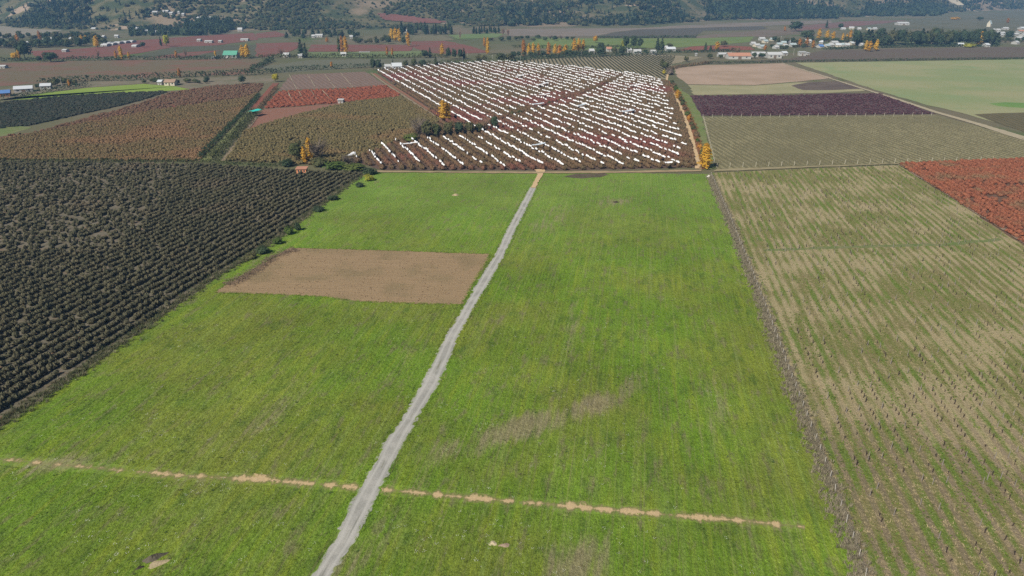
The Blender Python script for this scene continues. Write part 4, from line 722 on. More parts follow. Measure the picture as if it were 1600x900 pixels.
# ------------------------------------------------------------------ trees of the middle distance: shape, colour, foot x, foot y, height px, width px, label
TR = [
 ('poplar', 'gold', 693, 189, 33, 17, 'golden poplar at the corner of the white orchard, beside the thicket'), ('poplar', 'gold', 700, 188, 27, 12, 'smaller golden poplar leaning beside the corner poplar of the orchard'),
 ('poplar', 'gold', 476, 256, 28, 10, 'shorter of the two golden poplars behind the orange hut'), ('poplar', 'gold', 484, 250, 36, 12, 'taller of the two golden poplars behind the orange hut'),
 ('poplar', 'gold', 1101, 264, 42, 22, 'thick yellow poplar at the meadow corner by the sandy track'), ('poplar', 'gold', 1058, 154, 14, 9, 'small orange tree beside the purple field'),
 ('broad', 'yellow', 431, 128, 14, 12, 'round yellow tree at the end of the narrow red strip'), ('poplar', 'orange', 109, 136, 12, 5, 'small orange poplar in the hedge behind the bright pasture'),
 ('poplar', 'orange', 281, 121, 15, 6, 'orange poplar pair rising from the hedge above the farmhouse'), ('poplar', 'orange', 518, 105, 9, 5, 'lone tiny orange tree in the grey green field'),
 ('bare', 'twig', 655, 215, 38, 40, 'grey leafless tree at the left end of the thicket'), ('broad', 'olive', 668, 216, 31, 23, 'broad olive tree in the thicket, right of the grey bare tree'),
 ('broad', 'olive', 683, 216, 26, 19, 'rounded olive tree under the golden poplar in the thicket'), ('broad', 'olive', 701, 213, 25, 19, 'olive tree right below the corner golden poplar'),
 ('broad', 'dark', 718, 212, 24, 19, 'dark middle tree of the thicket right of the poplar'), ('broad', 'olive', 734, 210, 22, 18, 'rounded olive tree near the right end of the thicket'),
 ('broad', 'olive', 748, 208, 17, 17, 'smallest olive tree at the right end of the thicket'), ('shrub', 'green', 642, 222, 16, 28, 'low green shrub at the foot of the grey bare tree'),
 ('bare', 'pinktwig', 758, 206, 26, 22, 'pinkish leafless tree beside the black evergreen in the orchard'), ('broad', 'brown', 756, 206, 18, 17, 'brown bushy tree beside the black evergreen in the orchard'), ('broad', 'dark', 772, 204, 25, 15, 'black green rounded evergreen standing in the orchard'),
 ('bare', 'twig', 498, 250, 38, 44, 'wide grey leafless tree behind the golden poplars'), ('broad', 'olive', 464, 252, 34, 26, 'pale olive tree left of the golden poplars'), ('shrub', 'olive', 500, 260, 16, 30, 'olive shrub right of the golden poplars'),
 ('shrub', 'green', 525, 264, 14, 40, 'wide green shrub behind the orange hut track'), ('shrub', 'green', 553, 266, 12, 40, 'low green shrub mass left of the white orchard corner'), ('bare', 'twig', 545, 258, 20, 34, 'low grey leafless bush beside the leftmost white sheet'), ('shrub', 'dark', 578, 272, 12, 26, 'dark shrub at the left end of the meadow track'), ('shrub', 'dark', 448, 260, 14, 24, 'dark shrub left of the orange hut'),
 ('shrub', 'yellow', 577, 282, 11, 20, 'yellow green shrub at the top corner of the meadow'), ('shrub', 'dark', 562, 292, 8, 16, 'dark shrub just below the yellow green corner shrub'), ('shrub', 'green', 452, 366, 15, 17, 'green shrub above the ploughed plot corner'), ('shrub', 'dark', 466, 360, 15, 12, 'dark round shrub next to the green shrub'),
 ('shrub', 'green', 434, 381, 12, 18, 'yellow green shrub at the ploughed plot corner'), ('shrub', 'dark', 411, 396, 13, 24, 'dark long shrub left of the ploughed plot corner'), ('shrub', 'dark', 498, 330, 9, 22, 'low dark shrub halfway up the meadow edge'), ('shrub', 'dark', 520, 312, 8, 20, 'low dark shrub higher up the meadow edge'), ('shrub', 'olive', 392, 404, 9, 20, 'low olive shrub beside the brush pile'),
 ('broad', 'dark', 80, 97, 17, 25, 'big round dark tree in the hedge of the left brown field'), ('broad', 'dark', 40, 93, 30, 26, 'tall dark tree at the far left beside the yellow tree'), ('broad', 'dark', 62, 97, 11, 9, 'small dark tree left of the big round tree'), ('broad', 'gold', 24, 95, 14, 11, 'yellow tree at the foot of the tall dark tree, far left'), ('poplar', 'gold', 31, 94, 16, 6, 'slim golden poplar beside the far left yellow tree'),
 ('broad', 'yellow', 261, 73, 20, 12, 'pale yellow round tree in the far red field'), ('broad', 'dark', 224, 74, 9, 10, 'dark round tree right of the white glasshouses'), ('conifer', 'pine', 252, 72, 14, 5, 'dark narrow conifer left of the pale yellow tree'),
 ('conifer', 'dark', 471, 90, 28, 13, 'tall dark cypress at the left end of the playing field'), ('conifer', 'dark', 478, 90, 22, 10, 'shorter dark cypress leaning on the tall cypress'), ('bare', 'pinktwig', 442, 88, 14, 16, 'pinkish bare trees left of the dark cypresses'),
 ('poplar', 'olive', 530, 83, 26, 6, 'dark green poplar left of the two golden ones by the playing field'), ('poplar', 'orange', 535, 83, 27, 7, 'middle golden poplar of the three by the playing field'), ('poplar', 'gold', 541, 85, 28, 8, 'right golden poplar of the three by the playing field'),
 ('poplar', 'orange', 511, 66, 8, 6, 'small orange tree by the far white house'), ('poplar', 'orange', 605, 87, 15, 5, 'thin orange poplar right of the white goal frame'), ('poplar', 'orange', 613, 87, 13, 4, 'thinner orange poplar right of the white goal frame'),
 ('poplar', 'gold', 612, 62, 17, 8, 'leftmost golden poplar of the far clump'), ('poplar', 'gold', 618, 65, 21, 9, 'second golden poplar of the far clump'), ('poplar', 'gold', 624, 66, 21, 8, 'third golden poplar of the far clump'), ('poplar', 'gold', 638, 73, 23, 8, 'golden poplar standing right of the far clump'), ('broad', 'dark', 631, 70, 14, 9, 'dark tree between the golden poplars of the far clump'), ('broad', 'dark', 616, 64, 8, 6, 'small dark tree at the foot of the far golden clump'),
 ('poplar', 'gold', 691, 87, 19, 8, 'golden poplar left of the dark evergreen row'), ('broad', 'dark', 664, 91, 14, 13, 'dark round tree left of the golden poplar by the red field'), ('conifer', 'dark', 672, 90, 15, 7, 'dark pointed tree next to the round one by the red field'),
 ('broad', 'dark', 701, 93, 20, 10, 'first dark evergreen of the row behind the orchard'), ('broad', 'dark', 710, 93, 18, 9, 'second dark evergreen of the row behind the orchard'), ('broad', 'dark', 719, 93, 18, 10, 'third dark evergreen of the row behind the orchard'), ('conifer', 'dark', 725, 92, 16, 8, 'last dark evergreen of the row behind the orchard'),
 ('poplar', 'orange', 757, 74, 16, 6, 'orange poplar left of the pinkish bare trees'), ('poplar', 'gold', 762, 85, 26, 7, 'tall golden poplar at the tip of the red field'), ('bare', 'pinktwig', 786, 57, 16, 9, 'left pinkish bare poplar below the hill'), ('bare', 'pinktwig', 794, 57, 15, 8, 'right pinkish bare poplar below the hill'), ('bare', 'pinktwig', 719, 64, 20, 5, 'thin bare tree on the field road'),
 ('broad', 'gold', 930, 67, 12, 9, 'round orange tree alone on the far green field'), ('broad', 'yellow', 975, 75, 13, 12, 'yellow green round tree left of the dark evergreens'), ('poplar', 'gold', 1120, 79, 14, 9, 'yellow tree by the small red plot'), ('poplar', 'gold', 1028, 77, 7, 5, 'tiny yellow tree left of the dark conifer pair'), ('poplar', 'orange', 1195, 79, 9, 6, 'orange tree left of the long white barn'),
 ('broad', 'dark', 978, 76, 21, 12, 'left evergreen of the tall group near the white farm'), ('broad', 'dark', 990, 76, 21, 13, 'middle evergreen of the tall group near the white farm'), ('broad', 'dark', 1000, 76, 18, 11, 'right evergreen of the tall group near the white farm'), ('conifer', 'dark', 1027, 78, 18, 10, 'left dark conifer of the pair by the farm'), ('conifer', 'dark', 1034, 78, 18, 10, 'right dark conifer of the pair by the farm'), ('broad', 'olive', 1046, 76, 9, 13, 'low olive tree right of the conifer pair'),
 ('broad', 'dark', 938, 80, 15, 14, 'dark tree behind the little white house'), ('broad', 'dark', 938, 88, 15, 18, 'dark wide tree right of the little white house'), ('broad', 'olive', 961, 87, 13, 9, 'olive tree left of the white farm'), ('broad', 'dark', 971, 86, 14, 12, 'dark tree touching the white farm'), ('conifer', 'dark', 1102, 79, 12, 7, 'dark narrow tree in the small red plot'), ('conifer', 'dark', 1110, 80, 9, 7, 'dark pointed bush in the small red plot'), ('broad', 'olive', 1131, 73, 10, 13, 'olive round tree behind the small red plot'),
 ('broad', 'dark', 1243, 49, 17, 24, 'big round dark tree alone behind the village'), ('broad', 'dark', 1260, 63, 17, 24, 'wide dark tree at the village edge'), ('conifer', 'dark', 1291, 44, 12, 6, 'narrow dark tree in the rose field'), ('broad', 'dark', 1313, 45, 9, 10, 'small round dark tree in the rose field'), ('poplar', 'orange', 1226, 49, 8, 4, 'small orange tree left of the big round dark tree'),
 ('broad', 'olive', 1039, 109, 14, 13, 'olive tree at the upper right orchard corner'), ('broad', 'olive', 1034, 107, 16, 8, 'slim olive tree behind the upper right orchard corner'), ('shrub', 'twig', 1047, 117, 12, 14, 'grey round shrub casting a shadow on the tan field'), ('shrub', 'yellow', 1037, 116, 8, 6, 'yellow green shrub by the grey round shrub'), ('broad', 'olive', 1072, 97, 10, 9, 'round olive bush in the brown field corner'), ('broad', 'olive', 1109, 92, 9, 11, 'olive bush left of the long white barn'), ('broad', 'olive', 1126, 91, 6, 9, 'small olive bush touching the long white barn'),
 ('broad', 'dark', 1178, 91, 10, 9, 'dark tree in front of the long white barn'), ('broad', 'dark', 1190, 91, 9, 13, 'wide dark bush in front of the long white barn'), ('broad', 'brown', 1152, 83, 9, 10, 'brown tree behind the long white barn'),
 ('poplar', 'gold', 1529, 72, 22, 10, 'tall orange poplar before the long wood on the right'), ('shrub', 'yellow', 1514, 74, 7, 22, 'yellow bushes at the foot of the tall orange poplar'), ('broad', 'orange', 1451, 71, 12, 9, 'orange brown tree in front of the long wood'), ('broad', 'dark', 1576, 62, 15, 15, 'dark tree between the white houses on the right edge'), ('poplar', 'orange', 1574, 36, 8, 5, 'small orange tree far right behind the houses'), ('shrub', 'gold', 1492, 31, 5, 16, 'short golden tree row on the far olive plain'), ('broad', 'dark', 1531, 32, 6, 12, 'dark bush on the far olive plain'),
 ('poplar', 'orange', 28, 65, 12, 6, 'leftmost orange poplar at the far left wood'), ('poplar', 'orange', 63, 63, 15, 6, 'orange poplar in the middle of the far left wood'), ('poplar', 'gold', 128, 64, 9, 6, 'left golden poplar of the pair above the dark hedge'), ('poplar', 'gold', 135, 64, 9, 5, 'right golden poplar of the pair above the dark hedge'), ('poplar', 'gold', 152, 74, 18, 10, 'tall golden poplar left of the glasshouses'), ('bare', 'pinktwig', 155, 93, 18, 6, 'thin pinkish poplar under the tall golden one'), ('poplar', 'orange', 182, 93, 14, 5, 'left orange poplar of three on the hedge line'), ('poplar', 'gold', 191, 94, 23, 7, 'tallest orange poplar of three on the hedge line'), ('poplar', 'gold', 202, 92, 11, 5, 'right small orange poplar of three on the hedge line'),
 ('poplar', 'orange', 276, 91, 12, 5, 'orange poplar at the red wedge'), ('bare', 'pinktwig', 291, 91, 16, 7, 'pinkish bare poplar at the red wedge'), ('poplar', 'gold', 337, 89, 10, 4, 'thin yellow poplar left of the green roofed shed'), ('poplar', 'gold', 380, 91, 20, 10, 'left golden poplar by the green roofed shed'), ('poplar', 'gold', 387, 91, 22, 11, 'right golden poplar by the green roofed shed'),
 ('broad', 'dark', 379, 131, 14, 14, 'dark tree at the end of the farm hedge'), ('broad', 'dark', 584, 110, 20, 12, 'left dark tree hiding the white farm sheds'), ('broad', 'dark', 592, 111, 20, 11, 'right dark tree hiding the white farm sheds'), ('conifer', 'pine', 614, 103, 10, 4, 'small pointed cypress behind the white shed roof'), ('broad', 'olive', 634, 106, 13, 10, 'olive tree right of the white farm shed'), ('broad', 'olive', 647, 106, 16, 11, 'taller olive tree right of the white farm shed'), ('broad', 'dark', 660, 105, 13, 14, 'dark bushy tree at the orchard head'), ('conifer', 'olive', 681, 104, 15, 9, 'pointed olive tree at the orchard head'),
 ('broad', 'olive', 752, 98, 14, 22, 'wide olive tree behind the orchard, left of the pylon'), ('broad', 'olive', 783, 97, 15, 20, 'wide olive tree right of the pylon'), ('broad', 'olive', 796, 96, 13, 16, 'olive bush at the start of the back vineyard'),
]
GOLD = [(818, 88, 26, 9), (826, 86, 18, 7), (833, 86, 19, 8), (841, 86, 18, 7), (857, 88, 22, 9), (867, 86, 17, 8), (874, 86, 16, 10), (883, 87, 17, 10), (897, 82, 21, 9), (904, 81, 21, 9), (911, 80, 18, 7)]
NTH = ['first', 'second', 'third', 'fourth', 'fifth', 'sixth', 'seventh', 'eighth', 'ninth', 'tenth', 'eleventh', 'twelfth', 'thirteenth', 'fourteenth', 'fifteenth', 'sixteenth', 'seventeenth']
for i, (x, y, h_, w_) in enumerate(GOLD): TR.append(('poplar', 'orange' if i in (0, 4, 6) else 'gold', x, y, h_, w_, NTH[i] + ' golden poplar from the left along the back vineyard'))
VG = [(1249, 73, 13, 7), (1260, 73, 14, 7), (1270, 75, 12, 6), (1279, 61, 16, 8), (1292, 60, 13, 8), (1301, 64, 15, 8), (1316, 64, 12, 5), (1322, 65, 12, 6), (1328, 61, 14, 7), (1340, 70, 19, 7), (1351, 68, 14, 5), (1357, 64, 10, 5), (1352, 80, 17, 7), (1358, 81, 17, 8), (1368, 80, 18, 8)]
for i, (x, y, h_, w_) in enumerate(VG): TR.append(('poplar', 'orange' if i < 3 else 'gold', x, y, h_, w_, NTH[i] + ' golden poplar from the left among the village houses'))
for k, m_, x, y, h_, w_, lb in TR:
    if 'orange pine' in lb: pass
    ptree(k, m_, x, y, h_, w_, lb, 'golden poplars along the back vineyard' if 'along the back vineyard' in lb else 'golden poplars of the village' if 'among the village' in lb else None)
def wood(n, xr, yf, hr, wr, kinds, label, group, seed):
    r = np.random.default_rng(seed)
    for i in range(n):
        x = xr[0] + (xr[1] - xr[0]) * (i + r.random()) / n; y = yf(x) + r.uniform(-3.5, .8); k, m_ = kinds[r.integers(0, len(kinds))]
        ptree(k, m_, x, y, r.uniform(*hr), r.uniform(*wr), label, group)
wood(70, (1334, 1558), lambda x: 71.5, (17, 28), (11, 19), [('broad', 'dark'), ('broad', 'dark'), ('broad', 'olive'), ('conifer', 'dark')], 'dark tree of the long wood behind the umber field', 'trees of the long right wood', 1)
wood(64, (-10, 165), lambda x: 76 - .03 * x, (7, 16), (8, 15), [('broad', 'dark'), ('broad', 'dark'), ('broad', 'olive')], 'dark tree of the wood at the far left', 'trees of the far left wood', 2)
wood(24, (0, 160), lambda x: 62, (6, 13), (8, 14), [('broad', 'dark'), ('broad', 'olive')], 'dark tree on the back edge of the far left wood', 'back trees of the far left wood', 3)
wood(24, (612, 706), lambda x: 55, (12, 19), (6, 9), [('conifer', 'pine'), ('broad', 'dark')], 'dark pine of the row below the red hill field', 'pines below the red hill field', 4)
wood(12, (737, 780), lambda x: 52.5, (8, 12), (5, 7), [('conifer', 'pine')], 'dark pine of the short row above the green strip', 'pines above the green strip', 5)
wood(12, (553, 612), lambda x: 69, (7, 13), (6, 11), [('broad', 'dark'), ('broad', 'olive')], 'dark tree left of the far golden clump', 'trees left of the far golden clump', 6)
wood(18, (444, 560), lambda x: 59, (8, 14), (8, 12), [('broad', 'dark'), ('conifer', 'dark'), ('broad', 'olive')], 'dark tree around the far white house', 'trees around the far white house', 7)
wood(16, (800, 920), lambda x: 91 - .02 * (x - 800), (7, 14), (8, 13), [('broad', 'dark'), ('broad', 'olive')], 'dark bush beneath the golden poplars of the back vineyard', 'bushes beneath the golden poplars', 8)
wood(26, (1205, 1350), lambda x: 68, (5, 11), (6, 11), [('broad', 'dark'), ('broad', 'olive')], 'dark tree among the village roofs', 'dark village trees', 9)
wood(9, (1200, 1262), lambda x: 76, (4, 7), (7, 12), [('broad', 'olive'), ('broad', 'dark')], 'low dark tree in front of the village', 'low trees before the village', 10)
wood(14, (225, 330), lambda x: 131.5, (6, 10), (8, 13), [('broad', 'dark'), ('broad', 'olive')], 'dark bush around the farmhouse by the bright pasture', 'bushes around the left farmhouse', 11)
wood(9, (58, 125), lambda x: 138 - .06 * (x - 58), (7, 12), (8, 13), [('broad', 'dark'), ('broad', 'olive')], 'dark tree beside the blue roofed sheds', 'trees beside the blue roofed sheds', 12)
wood(12, (890, 1010), lambda x: 88.5 - .04 * (x - 890), (5, 9), (7, 11), [('broad', 'olive'), ('broad', 'dark')], 'low bush along the white farm by the back vineyard', 'bushes along the white farm', 14)
wood(18, (760, 900), lambda x: 64, (5, 9), (7, 11), [('broad', 'olive'), ('bare', 'twig'), ('broad', 'dark')], 'grey bush in front of the mauve far field', 'bushes before the mauve field', 15)
wood(12, (1555, 1600), lambda x: 66, (4, 9), (6, 10), [('broad', 'dark'), ('broad', 'olive')], 'dark bush among the houses at the right edge', 'bushes among the right edge houses', 16)
# scrub along the seam inside the white orchard
SEAMT = strip(SEAM, 30, 3.0, 0)
for i, q in enumerate(SEAMT):
    k, m_ = [('shrub', 'brown'), ('shrub', 'olive'), ('bare', 'twig'), ('shrub', 'brown')][i % 4]
    tree(k, m_, (q[0], q[1], 0), rng.uniform(1.8, 3.0), rng.uniform(2, 3.4), 'brown scrub in the seam across the white orchard', 'scrub of the orchard seam')
for i, (x, y) in enumerate([(1050, 131), (1053, 137), (1056, 143), (1060, 149), (1063, 158), (1066, 165), (1070, 172), (1074, 181), (1076, 188), (1080, 196), (1083, 203), (1088, 214), (1090, 222), (1093, 232), (1096, 243)]):
    ptree('shrub', ['olive', 'brown', 'green', 'orange', 'olive'][i % 5], x, y, 7 + 2 * (i % 3), 8 + (i % 4), NTH[i] + ' shrub from the top along the green verge', 'shrubs along the green verge')

# ------------------------------------------------------------------ hedges
def hedge(px, hgt, wid, mat, label, dens=9, leaf=.5):
    ln = poly(px); cm = np.hypot(*np.diff(ln, axis=0).T).sum(); n = int(min(9000, cm * dens)); q = strip(ln, n, wid * .6, 0); s = fbm(q[:, 0] / 6, q[:, 1] / 6, 3)
    z = rng.random(n) ** .7 * hgt * (.55 + .75 * s); p = np.c_[q, z]; me = cloudmesh('hedge', p, rng.normal(size=(n, 3)) + [0, 0, .6], leaf, mat, rng)
    return tag(obj('hedge', me), label, 'hedge')
hedge([(-40, 161), (20, 155), (60, 147), (130, 136), (140, 134)], 3.2, 3, L['dark'], 'dark clipped hedge along the bright pasture')
hedge([(60, 133), (130, 127), (200, 126), (280, 121), (400, 117)], 4.5, 6, L['dark'], 'long dark hedge behind the farmhouse', 7, .8)
hedge([(0, 96), (100, 95), (250, 93.5), (400, 92)], 4, 6, L['dark'], 'dark hedge line behind the wide brown field', 7, .8)
hedge([(400, 117), (470, 110), (520, 108), (570, 106), (600, 105)], 4, 6, L['dark'], 'dark hedge between the grey green field and the vine field', 8, .7)
hedge([(392, 112), (408, 104), (426, 95)], 4, 5, L['dark'], 'short dark slanting hedge left of the grey green field', 8, .7)
hedge([(404, 91), (470, 90.5), (600, 91), (700, 90)], 4, 6, L['olive'], 'olive hedge along the playing field', 6, .9)
hedge([(330, 252), (356, 226), (376, 203), (392, 183), (400, 176)], 2.6, 5.5, L['olive'], 'broad olive hedge beside the left farm track', 22, .4)
hedge([(313, 249), (340, 219), (365, 193), (390, 167), (405, 150)], 2.2, 2.0, L['dark'], 'dark bush row at the edge of the broad orchard', 20, .35)
hedge([(404, 172), (416, 158), (432, 138)], 1.8, 2.5, L['brown'], 'low brown hedge right of the narrow red strip', 14, .4)
hedge([(640, 107), (700, 102), (740, 100), (770, 98)], 4.5, 6, L['olive'], 'olive hedge along the head of the white orchard', 9, .7)
hedge([(800, 96), (830, 93), (880, 91), (960, 88), (1040, 85)], 4, 7, L['dark'], 'dark hedge at the head of the back vineyard', 8, .8)
hedge([(1040, 82.5), (1100, 82), (1150, 80)], 3, 5, L['dark'], 'straight dark hedge below the small red plot', 10, .7)
hedge([(1288, 78), (1340, 76), (1420, 74), (1500, 73), (1560, 73)], 3, 6, L['dark'], 'dark hedge along the foot of the village and wood', 9, .8)
hedge([(1100, 100), (1240, 97.5), (1400, 95), (1600, 92.5), (1750, 91)], 2.2, 3, L['dark'], 'thin dark hedge at the top of the pale green pasture', 10, .5)
hedge([(1044, 110), (1060, 106), (1090, 102), (1110, 99)], 2.6, 4, L['brown'], 'brown hedge along the tan field', 14, .5)
hedge([(930, 60), (1000, 59.5), (1088, 59)], 3, 6, L['dark'], 'dark line of bushes above the far green field', 7, .9)
hedge([(800, 74), (900, 76), (1000, 73)], 3, 6, L['olive'], 'olive bushes at the lower edge of the far green field', 6, .9)
hedge([(0, 252.5), (160, 253), (310, 253.5), (440, 260)], 1.4, 3, L['olive'], 'low weedy hedge between the two left orchards', 14, .35)

# ------------------------------------------------------------------ buildings
WM = dict(white=plain('white_wall', (.40, .39, .36), .8, .1, .3), cream=plain('cream_wall', (.55, .49, .38), .9, .1, .3), grey=plain('grey_wall', (.38, .37, .35), .9, .1, .3), orange=plain('orange_wall', (.66, .27, .13), .7, .12, .8), brick=plain('brick_wall', (.34, .16, .10), .9, .15, .5))
RM = dict(white=plain('white_roof', (.44, .44, .43), .5, .08, .3), zinc=plain('zinc_roof', (.52, .54, .55), .4, .12, .3), green=plain('green_roof', (.10, .30, .21), .5, .12, .3), teal=plain('teal_roof', (.34, .40, .40), .5, .12, .3), tile=plain('tile_roof', (.40, .20, .13), .8, .15, .3), blue=plain('blue_roof', (.10, .20, .42), .5, .12, .3), brown=plain('brown_roof', (.30, .20, .14), .8, .15, .3))
M_GLASS = plain('window_glass', (.05, .06, .07), .15, .1, 1, .5); M_DOOR = plain('door_paint', (.16, .12, .09), .6, .15, 1)
def house(x, y, wp, depth, hgt, wall, roof, label, cat='house', rz=0.0, kind='gable', name='house', rise=None, group=None, loc=None, nwin=2):
    g = G(x, y) if loc is None else loc; Wm = wp * .86 / ppm(y) if loc is None else wp * .75; hgt *= .85; W2, D2 = Wm / 2, depth / 2
    o = empty(name, (float(g[0]), float(g[1]), float(g[2]) - .1 if len(g) > 2 else 0), rz); tag(o, label, cat, group)
    b = MB(); b.box(-W2, W2, -D2, D2, -.4, hgt)
    rr = rise or depth * .22
    if kind == 'gable': b.add([(-W2, -D2, hgt), (-W2, D2, hgt), (-W2, 0, hgt + rr), (W2, -D2, hgt), (W2, D2, hgt), (W2, 0, hgt + rr)], [(0, 2, 1), (3, 4, 5)])
    b.build('wall', WM[wall], o); b = MB(); e = .35
    if kind == 'gable':
        for s in (-1, 1):
            v = [(-W2 - e, s * (D2 + e), hgt - rr * e / D2), (W2 + e, s * (D2 + e), hgt - rr * e / D2), (W2 + e, 0, hgt + rr), (-W2 - e, 0, hgt + rr)]; b.add([(a_, b_, c_ + .03) for a_, b_, c_ in v] + [(a_, b_, c_ + .17) for a_, b_, c_ in v], [(0, 1, 2, 3), (4, 7, 6, 5), (0, 4, 5, 1), (1, 5, 6, 2), (2, 6, 7, 3), (3, 7, 4, 0)])
    elif kind == 'arch':
        m = 10; vs = []
        for sx in (-W2 - .2, W2 + .2):
            for i in range(m + 1): an = math.pi * i / m; vs.append((sx, -math.cos(an) * (D2 + .2), hgt + math.sin(an) * rr))
        b.add(vs, [(i, i + 1, m + 2 + i, m + 1 + i) for i in range(m)] + [tuple(range(m, -1, -1)), tuple(range(m + 1, 2 * m + 2))])
    else: b.add([(-W2 - e, -D2 - e, hgt + .02), (W2 + e, -D2 - e, hgt + .02), (W2 + e, D2 + e, hgt + rr), (-W2 - e, D2 + e, hgt + rr), (-W2 - e, -D2 - e, hgt + .2), (W2 + e, -D2 - e, hgt + .2), (W2 + e, D2 + e, hgt + rr + .2), (-W2 - e, D2 + e, hgt + rr + .2)], [(0, 3, 2, 1), (4, 5, 6, 7), (0, 1, 5, 4), (1, 2, 6, 5), (2, 3, 7, 6), (3, 0, 4, 7)])
    b.build('roof', RM[roof], o)
    dw_ = min(1.0, Wm * .15) if cat == 'house' else min(3.2, Wm * .2); MB().box(-dw_ / 2, dw_ / 2, -D2 - .05, -D2 + .02, 0, min(2.2 if cat == 'house' else 3, hgt * .8)).build('door', M_DOOR, o)
    for i in range(nwin):
        cx = (-1 if i % 2 == 0 else 1) * Wm * (.30 if i < 2 else .16); ww = min(.7, Wm * .07); MB().box(cx - ww, cx + ww, -D2 - .04, -D2 + .02, hgt * .42, hgt * .78).build('window', M_GLASS, o)
    return o
house(472.5, 270.5, 17, 2.6, 2.1, 'orange', 'tile', 'small orange hut at the head of the dark orchard', 'hut', .03, 'shed', 'hut', .25)
house(533, 161, 9, 3.2, 2.2, 'white', 'white', 'small white hut below the bright red block', 'hut', 0, 'shed', 'hut', .3)
house(620, 108.5, 17, 12, 3.6, 'white', 'zinc', 'big white farm shed at the top corner of the white orchard', 'shed', .2, 'gable', 'farm_shed', 2.2)
house(606, 108, 10, 9, 3, 'white', 'white', 'lower white shed left of the big farm shed', 'shed', .2, 'gable', 'farm_shed', 1.4)
house(362, 90, 24, 9, 3.4, 'white', 'green', 'long white shed with a green roof beside golden poplars', 'shed', 0, 'gable', 'farm_shed', 3.4)
house(335, 92, 8, 5, 2, 'white', 'white', 'low white shed left of the green roofed shed', 'shed', 0, 'shed', 'farm_shed', .5)
house(268, 133, 18, 7, 2.8, 'cream', 'brown', 'cream farmhouse with brown roof behind the bright pasture', 'house', .05, 'gable', 'farmhouse')
house(252, 132, 7, 5, 2.5, 'white', 'zinc', 'small white shed left of the cream farmhouse', 'shed', 0, 'gable', 'farm_shed', 1)
house(38, 143, 28, 9, 2.6, 'grey', 'zinc', 'long grey roofed shed beside the clipped hedge', 'shed', .5, 'gable', 'farm_shed', 1.4)
house(6, 150, 22, 9, 2.6, 'brick', 'blue', 'blue roofed shed at the left edge', 'shed', .5, 'gable', 'farm_shed', 1.4)
house(73, 138.5, 16, 8, 2.6, 'white', 'zinc', 'white shed at the right end of the hedge sheds', 'shed', .4, 'gable', 'farm_shed', 1.3)
house(6, 106.5, 10, 6, 2, 'white', 'white', 'lone long white shed in the left brown field', 'shed', .1, 'gable', 'farm_shed', .8)
# glasshouses by the far red field
for i, (x, y, w_) in enumerate([(166, 72, 11), (176, 70.5, 10), (170, 69, 10), (186, 68.5, 10), (196, 67.5, 10), (206, 66.5, 9), (213, 73.5, 8)]):
    house(x, y, w_, 12, 1.6, 'white', 'white', NTH[i] + ' white glasshouse from the left in the cluster by the tall golden poplar' if i < 6 else 'white glasshouse standing apart right of the cluster', 'glasshouse', .05, 'arch', 'glasshouse', 1.5, None if i == 6 else 'left white glasshouses')
for i, (x, y, w_, lb) in enumerate([(312, 64.5, 6, 'short white shed in the far red field'), (327, 66.8, 13, 'long low white shed in the far red field'), (345, 66.5, 5, 'smallest white shed right of the long low one'), (383, 63.8, 13, 'long white shed at the right end of the far red field'), (103, 81, 7, 'tiny white hut in the left far red field')]):
    house(x, y, w_, 7, 2.2, 'white', 'white', lb, 'shed', 0, 'gable', 'farm_shed', .9)
for i, (x, y, w_, lb) in enumerate([(448, 89, 10, 'white house under the pinkish bare trees'), (470, 90.3, 7, 'white house at the foot of the tall dark cypress'), (537, 88, 9, 'white cottage below the three poplars'), (499, 58, 13, 'far white house among trees below the hill'), (490, 59, 5, 'small white annex left of the far house'), (549, 60, 5, 'tiny white house behind the three poplars'), (632, 50.5, 10, 'white roofed house behind the far golden clump')]):
    house(x, y, w_, 7, 2.8, 'white', 'white', lb, 'house', .1 * (i % 3), 'gable', 'house')
for i, (x, y, w_, rf, lb) in enumerate([(924, 83, 8, 'white', 'little white house with dark windows by the poplars'), (951, 80, 9, 'tile', 'house with pink tile roof behind dark trees'), (995, 84, 13, 'white', 'main white farmhouse behind the back vineyard'), (982, 82, 8, 'white', 'small white farm building left of the main farmhouse'), (1020, 85, 9, 'white', 'white shed right of the main farmhouse'), (1047, 80, 16, 'zinc', 'grey roofed farm shed by the small red plot'), (1040, 78, 5, 'white', 'tiny white hut beside the grey roofed shed')]):
    house(x, y, w_, 8, 3, 'white', rf, lb, 'house' if i < 3 else 'shed', .1, 'gable', 'house' if i < 3 else 'farm_shed', nwin=4 if i == 0 else 2)
o = house(1132, 88.5, 24, 9, 3, 'white', 'white', 'low white barn left of the pink roofed barn', 'barn', 0, 'gable', 'barn', 1.2)
house(1153, 91.6, 40, 12, 3.4, 'white', 'tile', 'long white barn with a pale pink roof', 'barn', 0, 'gable', 'barn', 2.4)
house(1184, 88.5, 24, 10, 3.2, 'white', 'white', 'white barn right behind the pink roofed barn', 'barn', 0, 'gable', 'barn', 1.8)
house(1208, 90.5, 24, 10, 4, 'white', 'white', 'big white barn at the end of the barn row', 'barn', 0, 'gable', 'barn', 2.0)
house(1224, 86.5, 9, 7, 3, 'white', 'zinc', 'small zinc roofed shed right of the big white barn', 'shed', .2, 'gable', 'farm_shed', 1.4)
house(1252.5, 87, 12, 5, 4.2, 'white', 'white', 'boxy white shed alone right of the barns', 'shed', 0, 'shed', 'farm_shed', .3)
house(1262, 86, 4, 4, 2.4, 'white', 'white', 'tiny white hut right of the boxy shed', 'hut', 0, 'shed', 'hut', .3)
house(1087.5, 87.5, 3, 2.5, 2.6, 'white', 'white', 'tiny white pump house in the brown corner field', 'hut', 0, 'shed', 'hut', .3)
